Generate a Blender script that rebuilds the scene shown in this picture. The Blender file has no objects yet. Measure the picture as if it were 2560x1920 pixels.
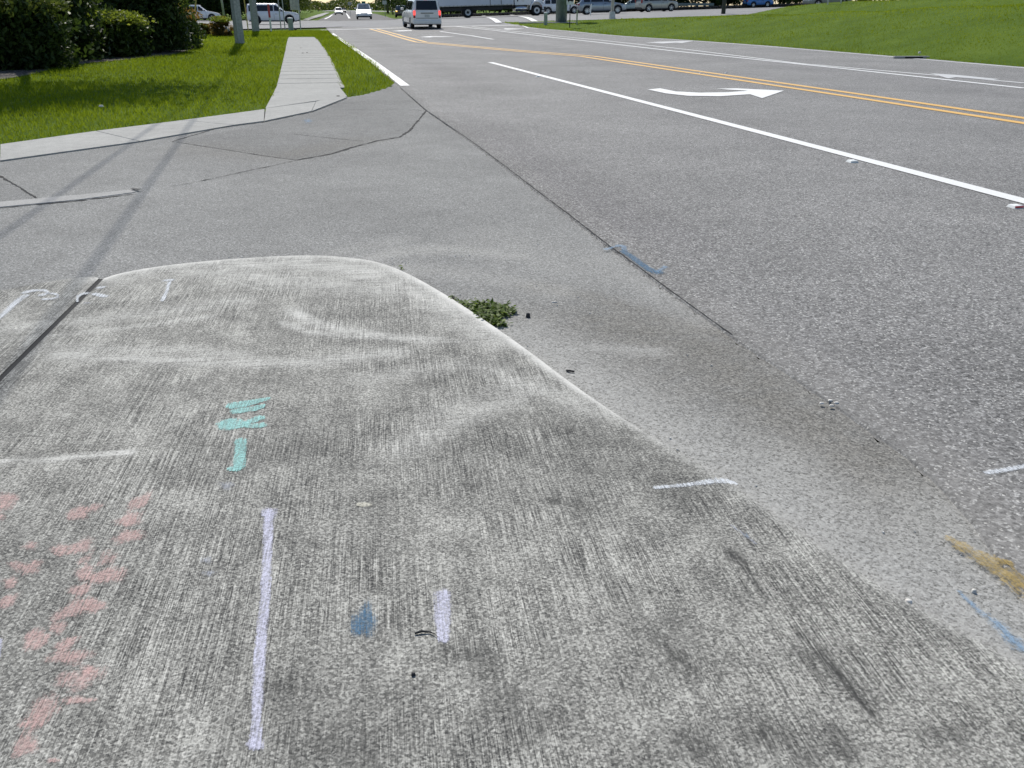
import bpy, math, random
import numpy as np
from mathutils import Vector, Matrix
random.seed(7); rng = np.random.default_rng(7)
R = math.radians
scene = bpy.context.scene
col = scene.collection

# ---------------------------------------------------------------- camera, world, sun, exposure
CAM_H = 1.3; FPX = 2100.0; HOR = 22.0
TH = math.atan((960-HOR)/FPX); CT, ST = math.cos(TH), math.sin(TH)
cam = bpy.data.cameras.new('camera'); camo = bpy.data.objects.new('camera', cam); col.objects.link(camo)
camo.location = (0, 0, CAM_H); camo.rotation_euler = (math.pi/2-TH, 0, 0)
cam.sensor_width = 36; cam.lens = 36*FPX/2560; cam.clip_start = .05; cam.clip_end = 6000
scene.camera = camo
SUN_EL = R(50); SUN_AZ = math.atan2(-.262, .965)
w = bpy.data.worlds.new("World"); scene.world = w; w.use_nodes = True
nt = w.node_tree; bg = nt.nodes['Background']
sky = nt.nodes.new('ShaderNodeTexSky'); sky.sky_type = 'NISHITA'; sky.sun_disc = False
sky.sun_elevation = SUN_EL; sky.sun_rotation = SUN_AZ; sky.air_density = 1.0; sky.dust_density = .6
nt.links.new(sky.outputs[0], bg.inputs[0]); bg.inputs[1].default_value = .105
sl = bpy.data.lights.new('sun', 'SUN'); sl.energy = 4.0; sl.angle = R(.53); sl.color = (1, .955, .88)
so = bpy.data.objects.new('sun', sl); col.objects.link(so)
SD = Vector((math.sin(SUN_AZ)*math.cos(SUN_EL), math.cos(SUN_AZ)*math.cos(SUN_EL), math.sin(SUN_EL)))
so.rotation_euler = (-SD).to_track_quat('-Z', 'Y').to_euler(); so.location = (0, 0, 60)
scene.view_settings.view_transform = 'Standard'; scene.view_settings.look = 'None'
scene.view_settings.exposure = 0.2; scene.view_settings.gamma = 1
scene.render.engine = 'CYCLES'
scene.cycles.transparent_max_bounces = 24

# ---------------------------------------------------------------- terrain and pixel helpers
DX, DY = -.229/math.hypot(.229, 1), 1/math.hypot(.229, 1)      # direction of the main road
NX, NY = DY, -DX                                                # its right-hand normal
def sm(a, b, x):
    t = np.clip((x-a)/(b-a), 0, 1); return t*t*(3-2*t)
def zt(X, Y):                                                   # road surface
    X = np.asarray(X, float); Y = np.asarray(Y, float)
    r = np.clip(X+20, 0, 90)
    return .028*r*sm(45, 80, Y)*(1-.75*sm(140, 190, Y))
EDGE_S = 15.75
ES_T = [8, 20, 60]; ES_S = [15.75, 15.75, 15.75]
def es(tau): return np.interp(tau, ES_T, ES_S)
def mound(X, Y):                                                # grass verge right of the road
    X = np.asarray(X, float); Y = np.asarray(Y, float)
    tau = X*DX+Y*DY; t = X*NX+Y*NY-es(tau)
    b = zt(X, Y)
    h1 = np.interp(tau, [0, 27, 39, 52, 62], [1.75, 1.45, 1.12, .85, .55])
    h2 = np.interp(tau, [0, 30, 48, 56, 64, 72], [2.0, 1.9, 1.85, 1.7, 1.25, 1.1])
    f = np.where(t < 9, h1*np.sin(np.pi/2*np.clip(t/9, 0, 1))**1.1,
        np.where(t < 12.5, h1-.42*sm(9, 12.5, t), h1-.42+(h2-h1+.42)*sm(12.5, 20, t)))
    f = f + .05*np.sin(X*.55+Y*.3)*sm(1, 6, t) + .035*np.sin(Y*.9-X*.4)*sm(1, 6, t)
    near = CY0(X)                                                # cross street's near edge
    k = sm(0, 7, near-Y)
    g = b+.03 + (np.maximum(f, b+.03)-b-.03)*k
    return np.where((t > 0) & (Y < near), g, b)
def CY0(X): return 64.5+.2*(np.asarray(X, float)+13)
def CY1(X): return 110+.12*(np.asarray(X, float)+30)
def ray(x, y):
    u = (x-1280)/FPX; v = (960-y)/FPX
    return u, CT+v*ST, -ST+v*CT
def P(x, y, f=zt):                                               # ground point under a pixel of the photo
    a, b, c = ray(x, y)
    if c < -1e-5 and CAM_H/-c*b < 44 and f is zt: k = CAM_H/-c; return (a*k, b*k)
    Ys = np.linspace(20, 900, 8801); k = Ys/b; zz = CAM_H+c*k
    hit = np.nonzero(zz <= f(a*k, Ys))[0]
    i = hit[0] if len(hit) else 8800
    return (a*k[i], Ys[i])
def AY(x, Y):                                                    # X at depth Y in pixel column x
    return (x-1280)/FPX*(Y*CT+(CAM_H-float(zt(0, Y)))*ST)

_e = [P(*q, f=zt) for q in [(2900, 200), (2560, 170), (2280, 146), (2100, 131), (1900, 114), (1680, 98), (1420, 77.5), (1322, 69)]]
ES_T = [x*DX+y*DY for x, y in _e]; ES_S = [x*NX+y*NY+.13 for x, y in _e]
print('EDGE', list(zip(ES_T, ES_S)))
# ---------------------------------------------------------------- object helpers
def tag(o, label=None, cat=None, group=None, kind=None):
    if label: o['label'] = label
    if cat: o['category'] = cat
    if group: o['group'] = group
    if kind: o['kind'] = kind
    return o
def empty(name, loc=(0, 0, 0), rz=0, ry=0):
    o = bpy.data.objects.new(name, None); col.objects.link(o)
    o.location = loc; o.rotation_euler = (0, ry, rz); o.empty_display_size = .2; return o
def npobj(name, V, F, mat, parent=None, smooth=False, attrs=None, loc=None):
    me = bpy.data.meshes.new(name)
    V = np.asarray(V, np.float32); F = np.asarray(F, np.int32)
    me.vertices.add(len(V)); me.vertices.foreach_set('co', V.ravel())
    n = F.shape[1]; me.loops.add(F.size); me.loops.foreach_set('vertex_index', F.ravel())
    me.polygons.add(len(F)); me.polygons.foreach_set('loop_start', np.arange(0, F.size, n, dtype=np.int32))
    me.polygons.foreach_set('loop_total', np.full(len(F), n, np.int32))
    if smooth: me.polygons.foreach_set('use_smooth', np.ones(len(F), bool))
    me.update(calc_edges=True)
    for k, a in (attrs or {}).items():
        at = me.attributes.new(k, 'FLOAT', 'POINT'); at.data.foreach_set('value', np.asarray(a, np.float32))
    me.materials.append(mat)
    o = bpy.data.objects.new(name, me); col.objects.link(o)
    if parent: o.parent = parent
    if loc: o.location = loc
    return o
class MB:
    def __init__(s): s.v = []; s.f = []
    def add(s, vs, fs, M=None):
        b = len(s.v); s.v += [tuple(M @ Vector(p)) if M else tuple(p) for p in vs]
        s.f += [tuple(i+b for i in f) for f in fs]; return s
    def box(s, c, d, M=None, taper=1):
        x, y, z = c; a, b, h = d[0]/2, d[1]/2, d[2]/2
        vs = [(x+i*a*(taper if k > 0 else 1), y+j*b*(taper if k > 0 else 1), z+k*h) for k in (-1, 1) for i, j in ((-1, -1), (1, -1), (1, 1), (-1, 1))]
        return s.add(vs, [(3, 2, 1, 0), (4, 5, 6, 7)]+[(i, (i+1) % 4, 4+(i+1) % 4, 4+i) for i in range(4)], M)
    def tube(s, pts, rs, n=10, cap=True):
        pts = [Vector(p) for p in pts]
        if not hasattr(rs, '__len__'): rs = [rs]*len(pts)
        vs = []
        for i, p in enumerate(pts):
            d = (pts[min(i+1, len(pts)-1)]-pts[max(i-1, 0)]).normalized()
            a = d.orthogonal().normalized() if abs(d.z) < .99 else Vector((1, 0, 0)); a = (a-d*a.dot(d)).normalized(); b = d.cross(a)
            vs += [tuple(p+(a*math.cos(2*math.pi*k/n)+b*math.sin(2*math.pi*k/n))*rs[i]) for k in range(n)]
        fs = [(i*n+k, i*n+(k+1) % n, (i+1)*n+(k+1) % n, (i+1)*n+k) for i in range(len(pts)-1) for k in range(n)]
        if cap: fs += [tuple(range(n-1, -1, -1)), tuple((len(pts)-1)*n+k for k in range(n))]
        return s.add(vs, fs)
    def lathe(s, prof, n=24, axis='y', c=(0, 0, 0)):              # prof: (r, h)
        vs = []
        for r, h in prof:
            for k in range(n):
                a = 2*math.pi*k/n; p = (r*math.cos(a), h, r*math.sin(a)) if axis == 'y' else (r*math.cos(a), r*math.sin(a), h)
                vs.append((p[0]+c[0], p[1]+c[1], p[2]+c[2]))
        fs = [(i*n+k, i*n+(k+1) % n, (i+1)*n+(k+1) % n, (i+1)*n+k) for i in range(len(prof)-1) for k in range(n)]
        return s.add(vs, fs)
    def prism(s, pts, z0, z1):
        n = len(pts); vs = [(x, y, z0) for x, y in pts]+[(x, y, z1) for x, y in pts]
        return s.add(vs, [tuple(range(n-1, -1, -1)), tuple(range(n, 2*n))]+[(i, (i+1) % n, n+(i+1) % n, n+i) for i in range(n)])
    def build(s, name, mat, parent=None, smooth=False, bevel=0):
        me = bpy.data.meshes.new(name); me.from_pydata(s.v, [], s.f); me.update()
        me.materials.append(mat)
        if smooth:
            for p in me.polygons: p.use_smooth = True
        o = bpy.data.objects.new(name, me); col.objects.link(o)
        if parent: o.parent = parent
        if bevel:
            m = o.modifiers.new('bevel', 'BEVEL'); m.width = bevel; m.segments = 2
        return o

# ---------------------------------------------------------------- materials
class NT:
    def __init__(s, name):
        s.m = bpy.data.materials.new(name); s.m.use_nodes = True; s.t = s.m.node_tree
        s.b = s.t.nodes['Principled BSDF']; s.out = s.t.nodes['Material Output']
        s.pos = s.n('ShaderNodeNewGeometry').outputs['Position']
    def n(s, typ, **k):
        o = s.t.nodes.new(typ)
        for a, v in k.items(): setattr(o, a, v)
        return o
    def l(s, a, b): s.t.links.new(a, b)
    def mapv(s, vec, rot=0, sc=(1, 1, 1)):
        m = s.n('ShaderNodeMapping'); m.inputs['Rotation'].default_value = (0, 0, rot); m.inputs['Scale'].default_value = sc
        # rotate first, then scale
        r = s.n('ShaderNodeVectorRotate'); r.rotation_type = 'Z_AXIS'; r.inputs['Angle'].default_value = rot
        s.l(vec, r.inputs['Vector']); m.inputs['Rotation'].default_value = (0, 0, 0); s.l(r.outputs[0], m.inputs['Vector']); return m.outputs[0]
    def noise(s, sc, det=2, rough=.5, vec=None, dist=0):
        o = s.n('ShaderNodeTexNoise'); o.inputs['Scale'].default_value = sc; o.inputs['Detail'].default_value = det
        o.inputs['Roughness'].default_value = rough; o.inputs['Distortion'].default_value = dist
        s.l(vec or s.pos, o.inputs['Vector']); return o.outputs['Fac']
    def vor(s, sc, out='Color', vec=None):
        o = s.n('ShaderNodeTexVoronoi'); o.inputs['Scale'].default_value = sc; s.l(vec or s.pos, o.inputs['Vector'])
        if out == 'Color':
            p = s.n('ShaderNodeSeparateColor'); s.l(o.outputs['Color'], p.inputs[0]); return p.outputs[0]
        return o.outputs['Distance']
    def mr(s, x, a, b, c, d, smooth=True):
        o = s.n('ShaderNodeMapRange'); o.interpolation_type = 'SMOOTHSTEP' if smooth else 'LINEAR'
        for i, v in zip(('From Min', 'From Max', 'To Min', 'To Max'), (a, b, c, d)): o.inputs[i].default_value = v
        s.l(x, o.inputs['Value']); return o.outputs[0]
    def math(s, op, a, b=None):
        o = s.n('ShaderNodeMath', operation=op)
        for i, v in enumerate((a, b)):
            if v is None: continue
            if isinstance(v, (int, float)): o.inputs[i].default_value = v
            else: s.l(v, o.inputs[i])
        return o.outputs[0]
    def ramp(s, x, stops):
        o = s.n('ShaderNodeValToRGB'); e = o.color_ramp.elements
        e[0].position, e[0].color = stops[0][0], (*stops[0][1], 1); e[1].position, e[1].color = stops[-1][0], (*stops[-1][1], 1)
        for p, c in stops[1:-1]: q = e.new(p); q.color = (*c, 1)
        s.l(x, o.inputs[0]); return o.outputs[0]
    def mix(s, f, a, b, mode='MIX'):
        o = s.n('ShaderNodeMix', data_type='RGBA', blend_type=mode)
        for v, i in ((f, 0), (a, 6), (b, 7)):
            if isinstance(v, (int, float)): o.inputs[i].default_value = v
            elif isinstance(v, tuple): o.inputs[i].default_value = (*v, 1)
            else: s.l(v, o.inputs[i])
        return o.outputs[2]
    def attr(s, name): o = s.n('ShaderNodeAttribute', attribute_name=name); return o.outputs['Fac']
    def bump(s, h, strength, dist):
        o = s.n('ShaderNodeBump'); o.inputs['Strength'].default_value = strength; o.inputs['Distance'].default_value = dist
        s.l(h, o.inputs['Height']); s.l(o.outputs[0], s.b.inputs['Normal'])
    def base(s, c, rough=.8):
        if isinstance(c, tuple): s.b.inputs['Base Color'].default_value = (*c, 1)
        else: s.l(c, s.b.inputs['Base Color'])
        if isinstance(rough, (int, float)): s.b.inputs['Roughness'].default_value = rough
        else: s.l(rough, s.b.inputs['Roughness'])
        return s
def g(v, t=(1, 1, 1)): return (v*t[0], v*t[1], v*t[2])
def simple(name, c, rough=.6, metal=0, var=.12, sc=6, coat=0, emit=0):
    n = NT(name); f = n.noise(sc, 4)
    cc = n.mix(n.mr(f, .3, .7, 0, 1), tuple(x*(1-var) for x in c), tuple(min(1, x*(1+var)) for x in c)); n.base(cc, rough)
    n.b.inputs['Metallic'].default_value = metal; n.b.inputs['Coat Weight'].default_value = coat
    if emit: n.l(cc, n.b.inputs['Emission Color']); n.b.inputs['Emission Strength'].default_value = emit
    return n.m
def asphalt(name, tone, tint, contrast=1.0, sc=1.0, spark=.55, large=.16):
    n = NT(name)
    a = n.vor(95*sc); b = n.vor(210*sc); c = n.noise(55*sc, 4, .65); L = n.noise(.55, 4, .55); L2 = n.noise(3.5, 4, .6)
    v = n.math('ADD', n.math('MULTIPLY', a, .45), n.math('ADD', n.math('MULTIPLY', b, .25), n.math('MULTIPLY', c, .5)))
    col_ = n.ramp(v, [(.25, g(tone*(1-.62*contrast), tint)), (.55, g(tone*.92, tint)), (.78, g(tone*(1+.3*contrast), tint)), (.97, g(tone*(1+1.5*contrast), (1, 1, .97)))])
    q = n.vor(150*sc); sp = n.mr(q, .955, .985, 0, spark)
    col_ = n.mix(sp, col_, (.62, .61, .57))
    k = n.mr(L, .3, .7, 1-large, 1+large, False); k2 = n.mr(L2, .3, .7, .93, 1.07, False); k = n.math('MULTIPLY', k, k2)
    cx = n.n('ShaderNodeCombineColor'); [n.l(k, cx.inputs[i]) for i in range(3)]
    col_ = n.mix(1, col_, cx.outputs[0], 'MULTIPLY')
    n.asp = (col_, v); n.base(col_, .82); n.b.inputs['Specular IOR Level'].default_value = .35
    n.bump(v, .75, .004); return n
def concrete(name, tone=.34, tint=(1, .99, .93), broom=0, near=False):
    n = NT(name)
    L = n.noise(.9, 5, .6); M = n.noise(7, 5, .65); F = n.noise(130 if near else 85, 5, .8); S = n.vor(210)
    v = n.math('ADD', n.math('MULTIPLY', F, .62), n.math('MULTIPLY', S, .2))
    if near:
        bv = n.mapv(n.pos, BROOM, (330, 6, 1)); B = n.noise(1, 4, .65, bv)
        bv2 = n.mapv(n.pos, BROOM, (120, .9, 1)); B2 = n.noise(1, 3, .6, bv2)
        bm = n.mr(n.noise(1.6, 3, .6), .38, .62, .25, 1.25)
        lines = n.math('MULTIPLY', n.math('SUBTRACT', n.math('ADD', n.math('MULTIPLY', B, .7), n.math('MULTIPLY', B2, .3)), .5), bm)
        v = n.math('ADD', v, n.math('MULTIPLY', lines, .95))
    v = n.math('ADD', v, n.math('MULTIPLY', M, .28)); v = n.math('ADD', v, n.math('MULTIPLY', L, .2))
    c = n.ramp(n.math('MULTIPLY', v, .9), [(.41, g(tone*.13, (1, 1, .97))), (.545, g(tone*.46, tint)), (.645, g(tone*.9, tint)), (.79, g(tone*1.65, tint))]) if near else \
        n.ramp(v, [(.33, g(tone*.45, tint)), (.56, g(tone*.85, tint)), (.8, g(tone*1.3, tint))])
    n.v = v; n.c = c; n.base(c, .9); n.b.inputs['Specular IOR Level'].default_value = .25; n.bump(v, .8 if near else .3, .003)
    return n
BROOM = math.atan((945-1280)/2300.)
M = {}
# driveway asphalt with dust and grime attributes
n = asphalt('apron_asphalt', .205, (1, 1.0, .955), .95, 1.45, .5)
ds = n.attr('dust'); dk = n.attr('grime'); pt = n.attr('patch')
fn = n.noise(9, 5, .7)
c0 = n.asp[0]
c1 = n.mix(n.math('MULTIPLY', pt, n.mr(fn, .3, .65, .4, 1)), c0, n.mix(1, c0, (.72, .72, .72), 'MULTIPLY'))
gv = n.ramp(n.asp[1], [(.3, (.05, .046, .038)), (.6, (.15, .14, .12)), (.85, (.25, .235, .2))])
c2 = n.mix(n.math('MULTIPLY', dk, n.mr(fn, .25, .6, .5, 1)), c1, gv)
dv = n.ramp(n.asp[1], [(.3, (.13, .128, .115)), (.48, (.31, .305, .285)), (.85, (.43, .425, .4))])
c3 = n.mix(n.math('MULTIPLY', ds, n.mr(fn, .2, .6, .55, 1)), c2, dv)
n.base(c3, .88); M['apron'] = n.m
n = asphalt('road_asphalt', .175, (1, .98, .945), 1.3, 1.05, .85, .14); ds = n.attr('dust')
dk = n.attr('grime'); cg = n.mix(dk, n.asp[0], n.mix(1, n.asp[0], (.66, .64, .66), 'MULTIPLY')); c1 = n.mix(ds, cg, n.mix(n.noise(40, 3), (.2, .195, .185), (.34, .33, .315))); n.base(c1, .8); M['road'] = n.m
M['cross'] = asphalt('cross_asphalt', .21, (1, 1, 1.0), .5, .5, .2).m
M['fardark'] = asphalt('far_asphalt', .1, (1, .98, 1), .5, .5, .2).m
n = concrete('slab_concrete', .38, (1, .985, .9), near=True)
lt = n.attr('scuff_glint'); dk = n.attr('stain'); fn = n.noise(30, 4, .7)
sv = n.mapv(n.pos, R(-8), (3, 80, 1)); st = n.noise(1, 4, .7, sv)
lv = n.math('MULTIPLY', lt, n.mr(st, .3, .62, .15, 1.15)); lv = n.math('MULTIPLY', lv, n.mr(fn, .25, .55, .6, 1))
lc = n.ramp(n.math('MULTIPLY', n.v, .9), [(.44, (.26, .255, .235)), (.58, (.5, .495, .46)), (.8, (.7, .69, .65))])
c = n.mix(lv, n.c, lc)
c = n.mix(n.math('MULTIPLY', dk, n.mr(n.noise(1, 4, .75, n.mapv(n.pos, BROOM, (60, 9, 1))), .36, .56, 0, 1)), c, (.04, .04, .038)); rm_ = n.math('MULTIPLY', n.attr('rim'), n.mr(fn, .25, .5, .5, 1)); c = n.mix(rm_, c, (.66, .65, .61)); n.base(c, .9); M['slab'] = n.m  # pale rim colour stands in for light on the rounded edge
M['path'] = concrete('path_concrete', .34, (1, .995, .94)).m
M['kerb'] = concrete('kerb_concrete', .33, (1, .99, .95)).m
M['joint'] = simple('joint_filler', (.018, .018, .018), .9)
M['crack'] = simple('crack_dirt', (.03, .028, .026), .95, sc=30)
def paintmat(name, c, wear=.35):
    n = NT(name); f = n.noise(60, 4, .7); f2 = n.noise(5, 4, .7)
    cc = n.mix(n.mr(f, .35, .7, 0, 1), tuple(x*.86 for x in c), c)
    w_ = n.math('MULTIPLY', n.mr(f, .62, .7, 0, 1), n.mr(f2, .45, .7, 0, wear)); cc = n.mix(w_, cc, (.17, .17, .17))
    n.base(cc, .6); n.bump(f, .3, .002); return n.m
M['white_line'] = paintmat('white_line_paint', (.78, .78, .76), .6); M['faint_line'] = paintmat('faded_line_paint', (.55, .55, .54), 1.0); M['yellow_line'] = paintmat('yellow_line_paint', (.74, .43, .1))
def spray(name, c, lo=.25, hi=.6, strength=1.0, fine=150, bg_=.5):
    n = NT(name); e = n.attr('edge'); a = n.noise(fine, 4, .8)
    bv = n.mapv(n.pos, BROOM, (230, 7, 1)); B = n.noise(1, 3, .6, bv)
    big = n.noise(16, 3, .6)
    x = n.math('ADD', e, n.math('MULTIPLY', n.math('SUBTRACT', n.math('ADD', n.math('MULTIPLY', a, .6), n.math('MULTIPLY', B, .4)), .5), 2.4))
    x = n.math('ADD', x, n.math('MULTIPLY', n.math('SUBTRACT', big, .5), bg_))
    al = n.math('MULTIPLY', n.math('MULTIPLY', n.mr(x, lo, hi, 0, strength), n.mr(e, 0, .35, 0, 1)), n.mr(n.math('ADD', n.math('MULTIPLY', n.noise(120, 4, .85), .6), n.math('MULTIPLY', B, .4)), .4, .6, .3, 1))
    cc = n.mix(n.mr(a, .3, .7, 0, 1), tuple(q*.7 for q in c), c); n.base(cc, .8)
    t = n.n('ShaderNodeBsdfTransparent'); m = n.n('ShaderNodeMixShader')
    n.l(al, m.inputs[0]); n.l(t.outputs[0], m.inputs[1]); n.l(n.b.outputs[0], m.inputs[2]); n.l(m.outputs[0], n.out.inputs[0])
    return n.m
M['s_white'] = spray('spray_white', (.78, .82, .86), .3, .9, .85); M['s_cyan'] = spray('spray_cyan', (.36, .7, .66), .1, .5, .9)
M['s_purple'] = spray('spray_lilac', (.68, .68, .82), .15, .7, .88); M['s_blue'] = spray('spray_blue', (.06, .17, .29), .2, .8, .8)
M['s_lblue'] = spray('spray_light_blue', (.26, .42, .6), .5, 1.2, .6, 150, 2.5); M['s_pink'] = spray('spray_pink', (.74, .5, .46), .25, 1.0, .66, 150, 1.8)
M['s_faint'] = spray('spray_faint', (.52, .55, .62), .5, 1.2, .5); M['s_ochre'] = spray('spray_ochre', (.42, .3, .09), .45, .9, .75, 50, 3.5)
M['s_tan'] = spray('spray_cream', (.62, .6, .5), .1, .3, 1)
M['s_pale'] = spray('scrape_pale', (.5, .49, .46), .5, 1.1, .6)

def leafmat(name, c1, c2, c3, trans=.35, rough=.5):
    n = NT(name); t = n.attr('tint')
    c = n.ramp(t, [(0, c1), (.55, c2), (1, c3)]); n.base(c, rough); n.b.inputs['Specular IOR Level'].default_value = .02 if 'grass' in name else .18
    tr = n.n('ShaderNodeBsdfTranslucent'); n.l(n.mix(.5, c, (c3[0]*1.2, c3[1]*1.3, c3[2]*.6)), tr.inputs[0])
    m = n.n('ShaderNodeMixShader'); m.inputs[0].default_value = trans
    n.l(n.b.outputs[0], m.inputs[1]); n.l(tr.outputs[0], m.inputs[2]); n.l(m.outputs[0], n.out.inputs[0]); return n.m
M['grass'] = leafmat('grass_blades', (.07, .115, .007), (.145, .205, .011), (.28, .32, .028), .5, .9)
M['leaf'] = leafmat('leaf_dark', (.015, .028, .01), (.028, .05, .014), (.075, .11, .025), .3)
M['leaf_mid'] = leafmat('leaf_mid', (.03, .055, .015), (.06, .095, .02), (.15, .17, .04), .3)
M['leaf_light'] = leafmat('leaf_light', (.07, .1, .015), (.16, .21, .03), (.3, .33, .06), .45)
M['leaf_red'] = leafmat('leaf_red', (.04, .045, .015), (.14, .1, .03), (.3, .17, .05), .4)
M['weed'] = leafmat('weed_leaf', (.05, .08, .015), (.1, .15, .025), (.18, .24, .05), .35)
M['bark'] = simple('bark', (.09, .075, .06), .9, sc=20, var=.4)
n = NT('ground_grass'); L = n.noise(.5, 5, .6); f = n.noise(22, 5, .75); v = n.math('ADD', n.math('MULTIPLY', L, .5), n.math('MULTIPLY', f, .5))
c = n.ramp(v, [(.3, (.045, .08, .008)), (.5, (.085, .14, .013)), (.7, (.14, .2, .025))]); n.base(c, .95); n.b.inputs['Specular IOR Level'].default_value = .1; n.bump(f, 1, .04); M['ground'] = n.m
n = NT('mulch'); f = n.vor(28); q = n.noise(60, 4, .7); n.base(n.ramp(n.math('MULTIPLY', f, q), [(.1, (.02, .016, .013)), (.35, (.07, .055, .045)), (.55, (.3, .27, .24))]), .95); n.bump(f, 1, .03); M['mulch'] = n.m
M['conc_pole'] = simple('pole_concrete', (.33, .34, .33), .85, sc=14, var=.2); M['galv'] = simple('galvanised', (.42, .44, .44), .5, .5)
M['green_pole'] = simple('green_grey_steel', (.13, .17, .17), .5, .2); M['dark_pole'] = simple('dark_wood_pole', (.05, .06, .05), .8)
M['yellow_pl'] = simple('yellow_plastic', (.5, .4, .12), .5); M['red_pl'] = simple('red_plastic', (.5, .05, .05), .4); M['white_pl'] = simple('white_plastic', (.75, .76, .74), .5)
M['ped'] = simple('pedestal_plastic', (.33, .37, .32), .6); M['signback'] = simple('sign_aluminium', (.5, .5, .48), .4, .3); M['sign_olive'] = simple('sign_olive_back', (.35, .37, .25), .5)
M['sign_green'] = simple('sign_green', (.02, .2, .12), .5)
M['black'] = simple('black_rubber', (.012, .012, .013), .8); M['blackgl'] = simple('black_gloss', (.01, .01, .012), .25)
M['white_car'] = simple('white_paint', (.76, .77, .78), .3, 0, .03, 2, .6); M['pearl'] = simple('off_white_paint', (.8, .8, .78), .32, 0, .03, 2, .5)
M['silver_car'] = simple('silver_blue_paint', (.3, .34, .38), .3, .6, .04, 2, .5); M['beige_car'] = simple('champagne_paint', (.42, .42, .37), .32, .4, .04, 2, .5)
M['navy_car'] = simple('navy_paint', (.012, .018, .03), .25, 0, .1, 2, .8); M['lgreen_car'] = simple('pale_green_paint', (.42, .48, .45), .32, .2, .04, 2, .5)
M['dgreen_car'] = simple('grey_green_paint', (.16, .19, .17), .35, .3, .05, 2, .5); M['blue_car'] = simple('bright_blue_paint', (.06, .22, .55), .35, 0, .05, 2, .5)
M['glass'] = simple('tinted_glass', (.012, .015, .02), .06, 0, .1, 2, 0); M['glass_l'] = simple('sky_lit_glass', (.12, .15, .18), .08, 0, .2, 3)
M['alloy'] = simple('alloy_rim', (.55, .56, .57), .35, .7); M['steel_w'] = simple('white_steel_wheel', (.7, .7, .68), .5)
M['chrome'] = simple('chrome', (.6, .6, .62), .15, 1); M['lamp'] = simple('headlamp_lens', (.6, .62, .65), .15)
M['lampon'] = simple('headlamp_lit', (1, .97, .9), .2, emit=2.5); M['amber'] = simple('amber_lit', (1, .6, .12), .3, emit=1.6)
M['tail'] = simple('tail_lens', (.3, .02, .02), .25); M['tail_on'] = simple('tail_lit', (1, .06, .05), .3, emit=1.5)
M['plate'] = simple('number_plate', (.5, .52, .5), .5); M['trim'] = simple('dark_trim', (.03, .03, .032), .6)
M['box_white'] = simple('truck_box_paint', (.6, .63, .68), .4, 0, .05, 1); M['wire'] = simple('cable_sheath', (.02, .02, .02), .7)

# ---------------------------------------------------------------- sheets
def resample(pts, step):
    pts = np.asarray(pts, float); d = np.hypot(*np.diff(pts, axis=0).T); s = np.r_[0, np.cumsum(d)]
    n_ = max(2, int(s[-1]/step)+1); q = np.linspace(0, s[-1], n_)
    return np.c_[np.interp(q, s, pts[:, 0]), np.interp(q, s, pts[:, 1])]
def smooth_line(pts, it=2):
    p = np.asarray(pts, float)
    for _ in range(it):
        q = np.empty((2*len(p)-2, 2)); q[0::2] = .75*p[:-1]+.25*p[1:]; q[1::2] = .25*p[:-1]+.75*p[1:]
        p = np.vstack([p[:1], q, p[-1:]])
    return p
def loft(name, A, B, nrow, z, mat, parent=None, fattr=None, f=zt, skirt=0, smooth=True):
    """sheet between two plan curves with equal counts"""
    A = np.asarray(A); B = np.asarray(B); n_ = len(A); t = np.linspace(0, 1, nrow)[:, None, None]**(1.6 if name == 'pavement' else 1)
    G = (A[None]*(1-t)+B[None]*t); X, Y = G[..., 0].ravel(), G[..., 1].ravel()
    Z = f(X, Y)+z
    i = np.arange(nrow-1)[:, None]*n_+np.arange(n_-1)[None]; F = np.stack([i, i+n_, i+n_+1, i+1], -1).reshape(-1, 4)
    # make normals face up
    a, b, c = [np.array([X[k], Y[k]]) for k in F[0][:3]]
    if np.cross(b-a, c-a) < 0: F = F[:, ::-1]
    V = np.c_[X, Y, Z]
    if skirt:                                                    # rolled edge along curve A
        rows = [(-.004, -.004), (.003, -.012), (.006, -skirt)]
        T = np.gradient(A, axis=0); T /= np.linalg.norm(T, axis=1)[:, None]; Nn = np.c_[-T[:, 1], T[:, 0]]
        if ((B-A)*Nn).sum() > 0: Nn = -Nn
        base = np.arange(n_)
        for off, dz in rows:
            pr = A+Nn*(off+.006); Vn = np.c_[pr, f(pr[:, 0], pr[:, 1])+z+dz]; st = len(V); V = np.vstack([V, Vn]); nw = st+np.arange(n_)
            q = np.stack([base[:-1], base[1:], nw[1:], nw[:-1]], -1); F = np.vstack([F, q]); base = nw
    at = fattr(V[:, 0], V[:, 1]) if fattr else None
    return npobj(name, V, F, mat, parent, smooth=smooth, attrs=at)
def ribbon(name, pts, wid, z, mat, parent=None, step=.5, dash=None, rough=0, f=zt, taper=False):
    p = resample(pts, step); n_ = len(p)
    T = np.gradient(p, axis=0); T /= np.maximum(1e-9, np.linalg.norm(T, axis=1))[:, None]; N = np.c_[-T[:, 1], T[:, 0]]
    wv = np.full(n_, wid/2.)
    if rough: wv = wv*(1+rough*rng.normal(size=n_)); p = p+N*(rng.normal(size=n_)*rough*wid*.4)[:, None]; wv = np.abs(wv)+.001
    if taper: wv = wv*np.sin(np.linspace(.25, math.pi-.1, n_))
    return loft(name, p+N*wv[:, None], p-N*wv[:, None], 2, z, mat, parent, f=f, smooth=False)
def PX(l): return [P(*q) for q in l]

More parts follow.
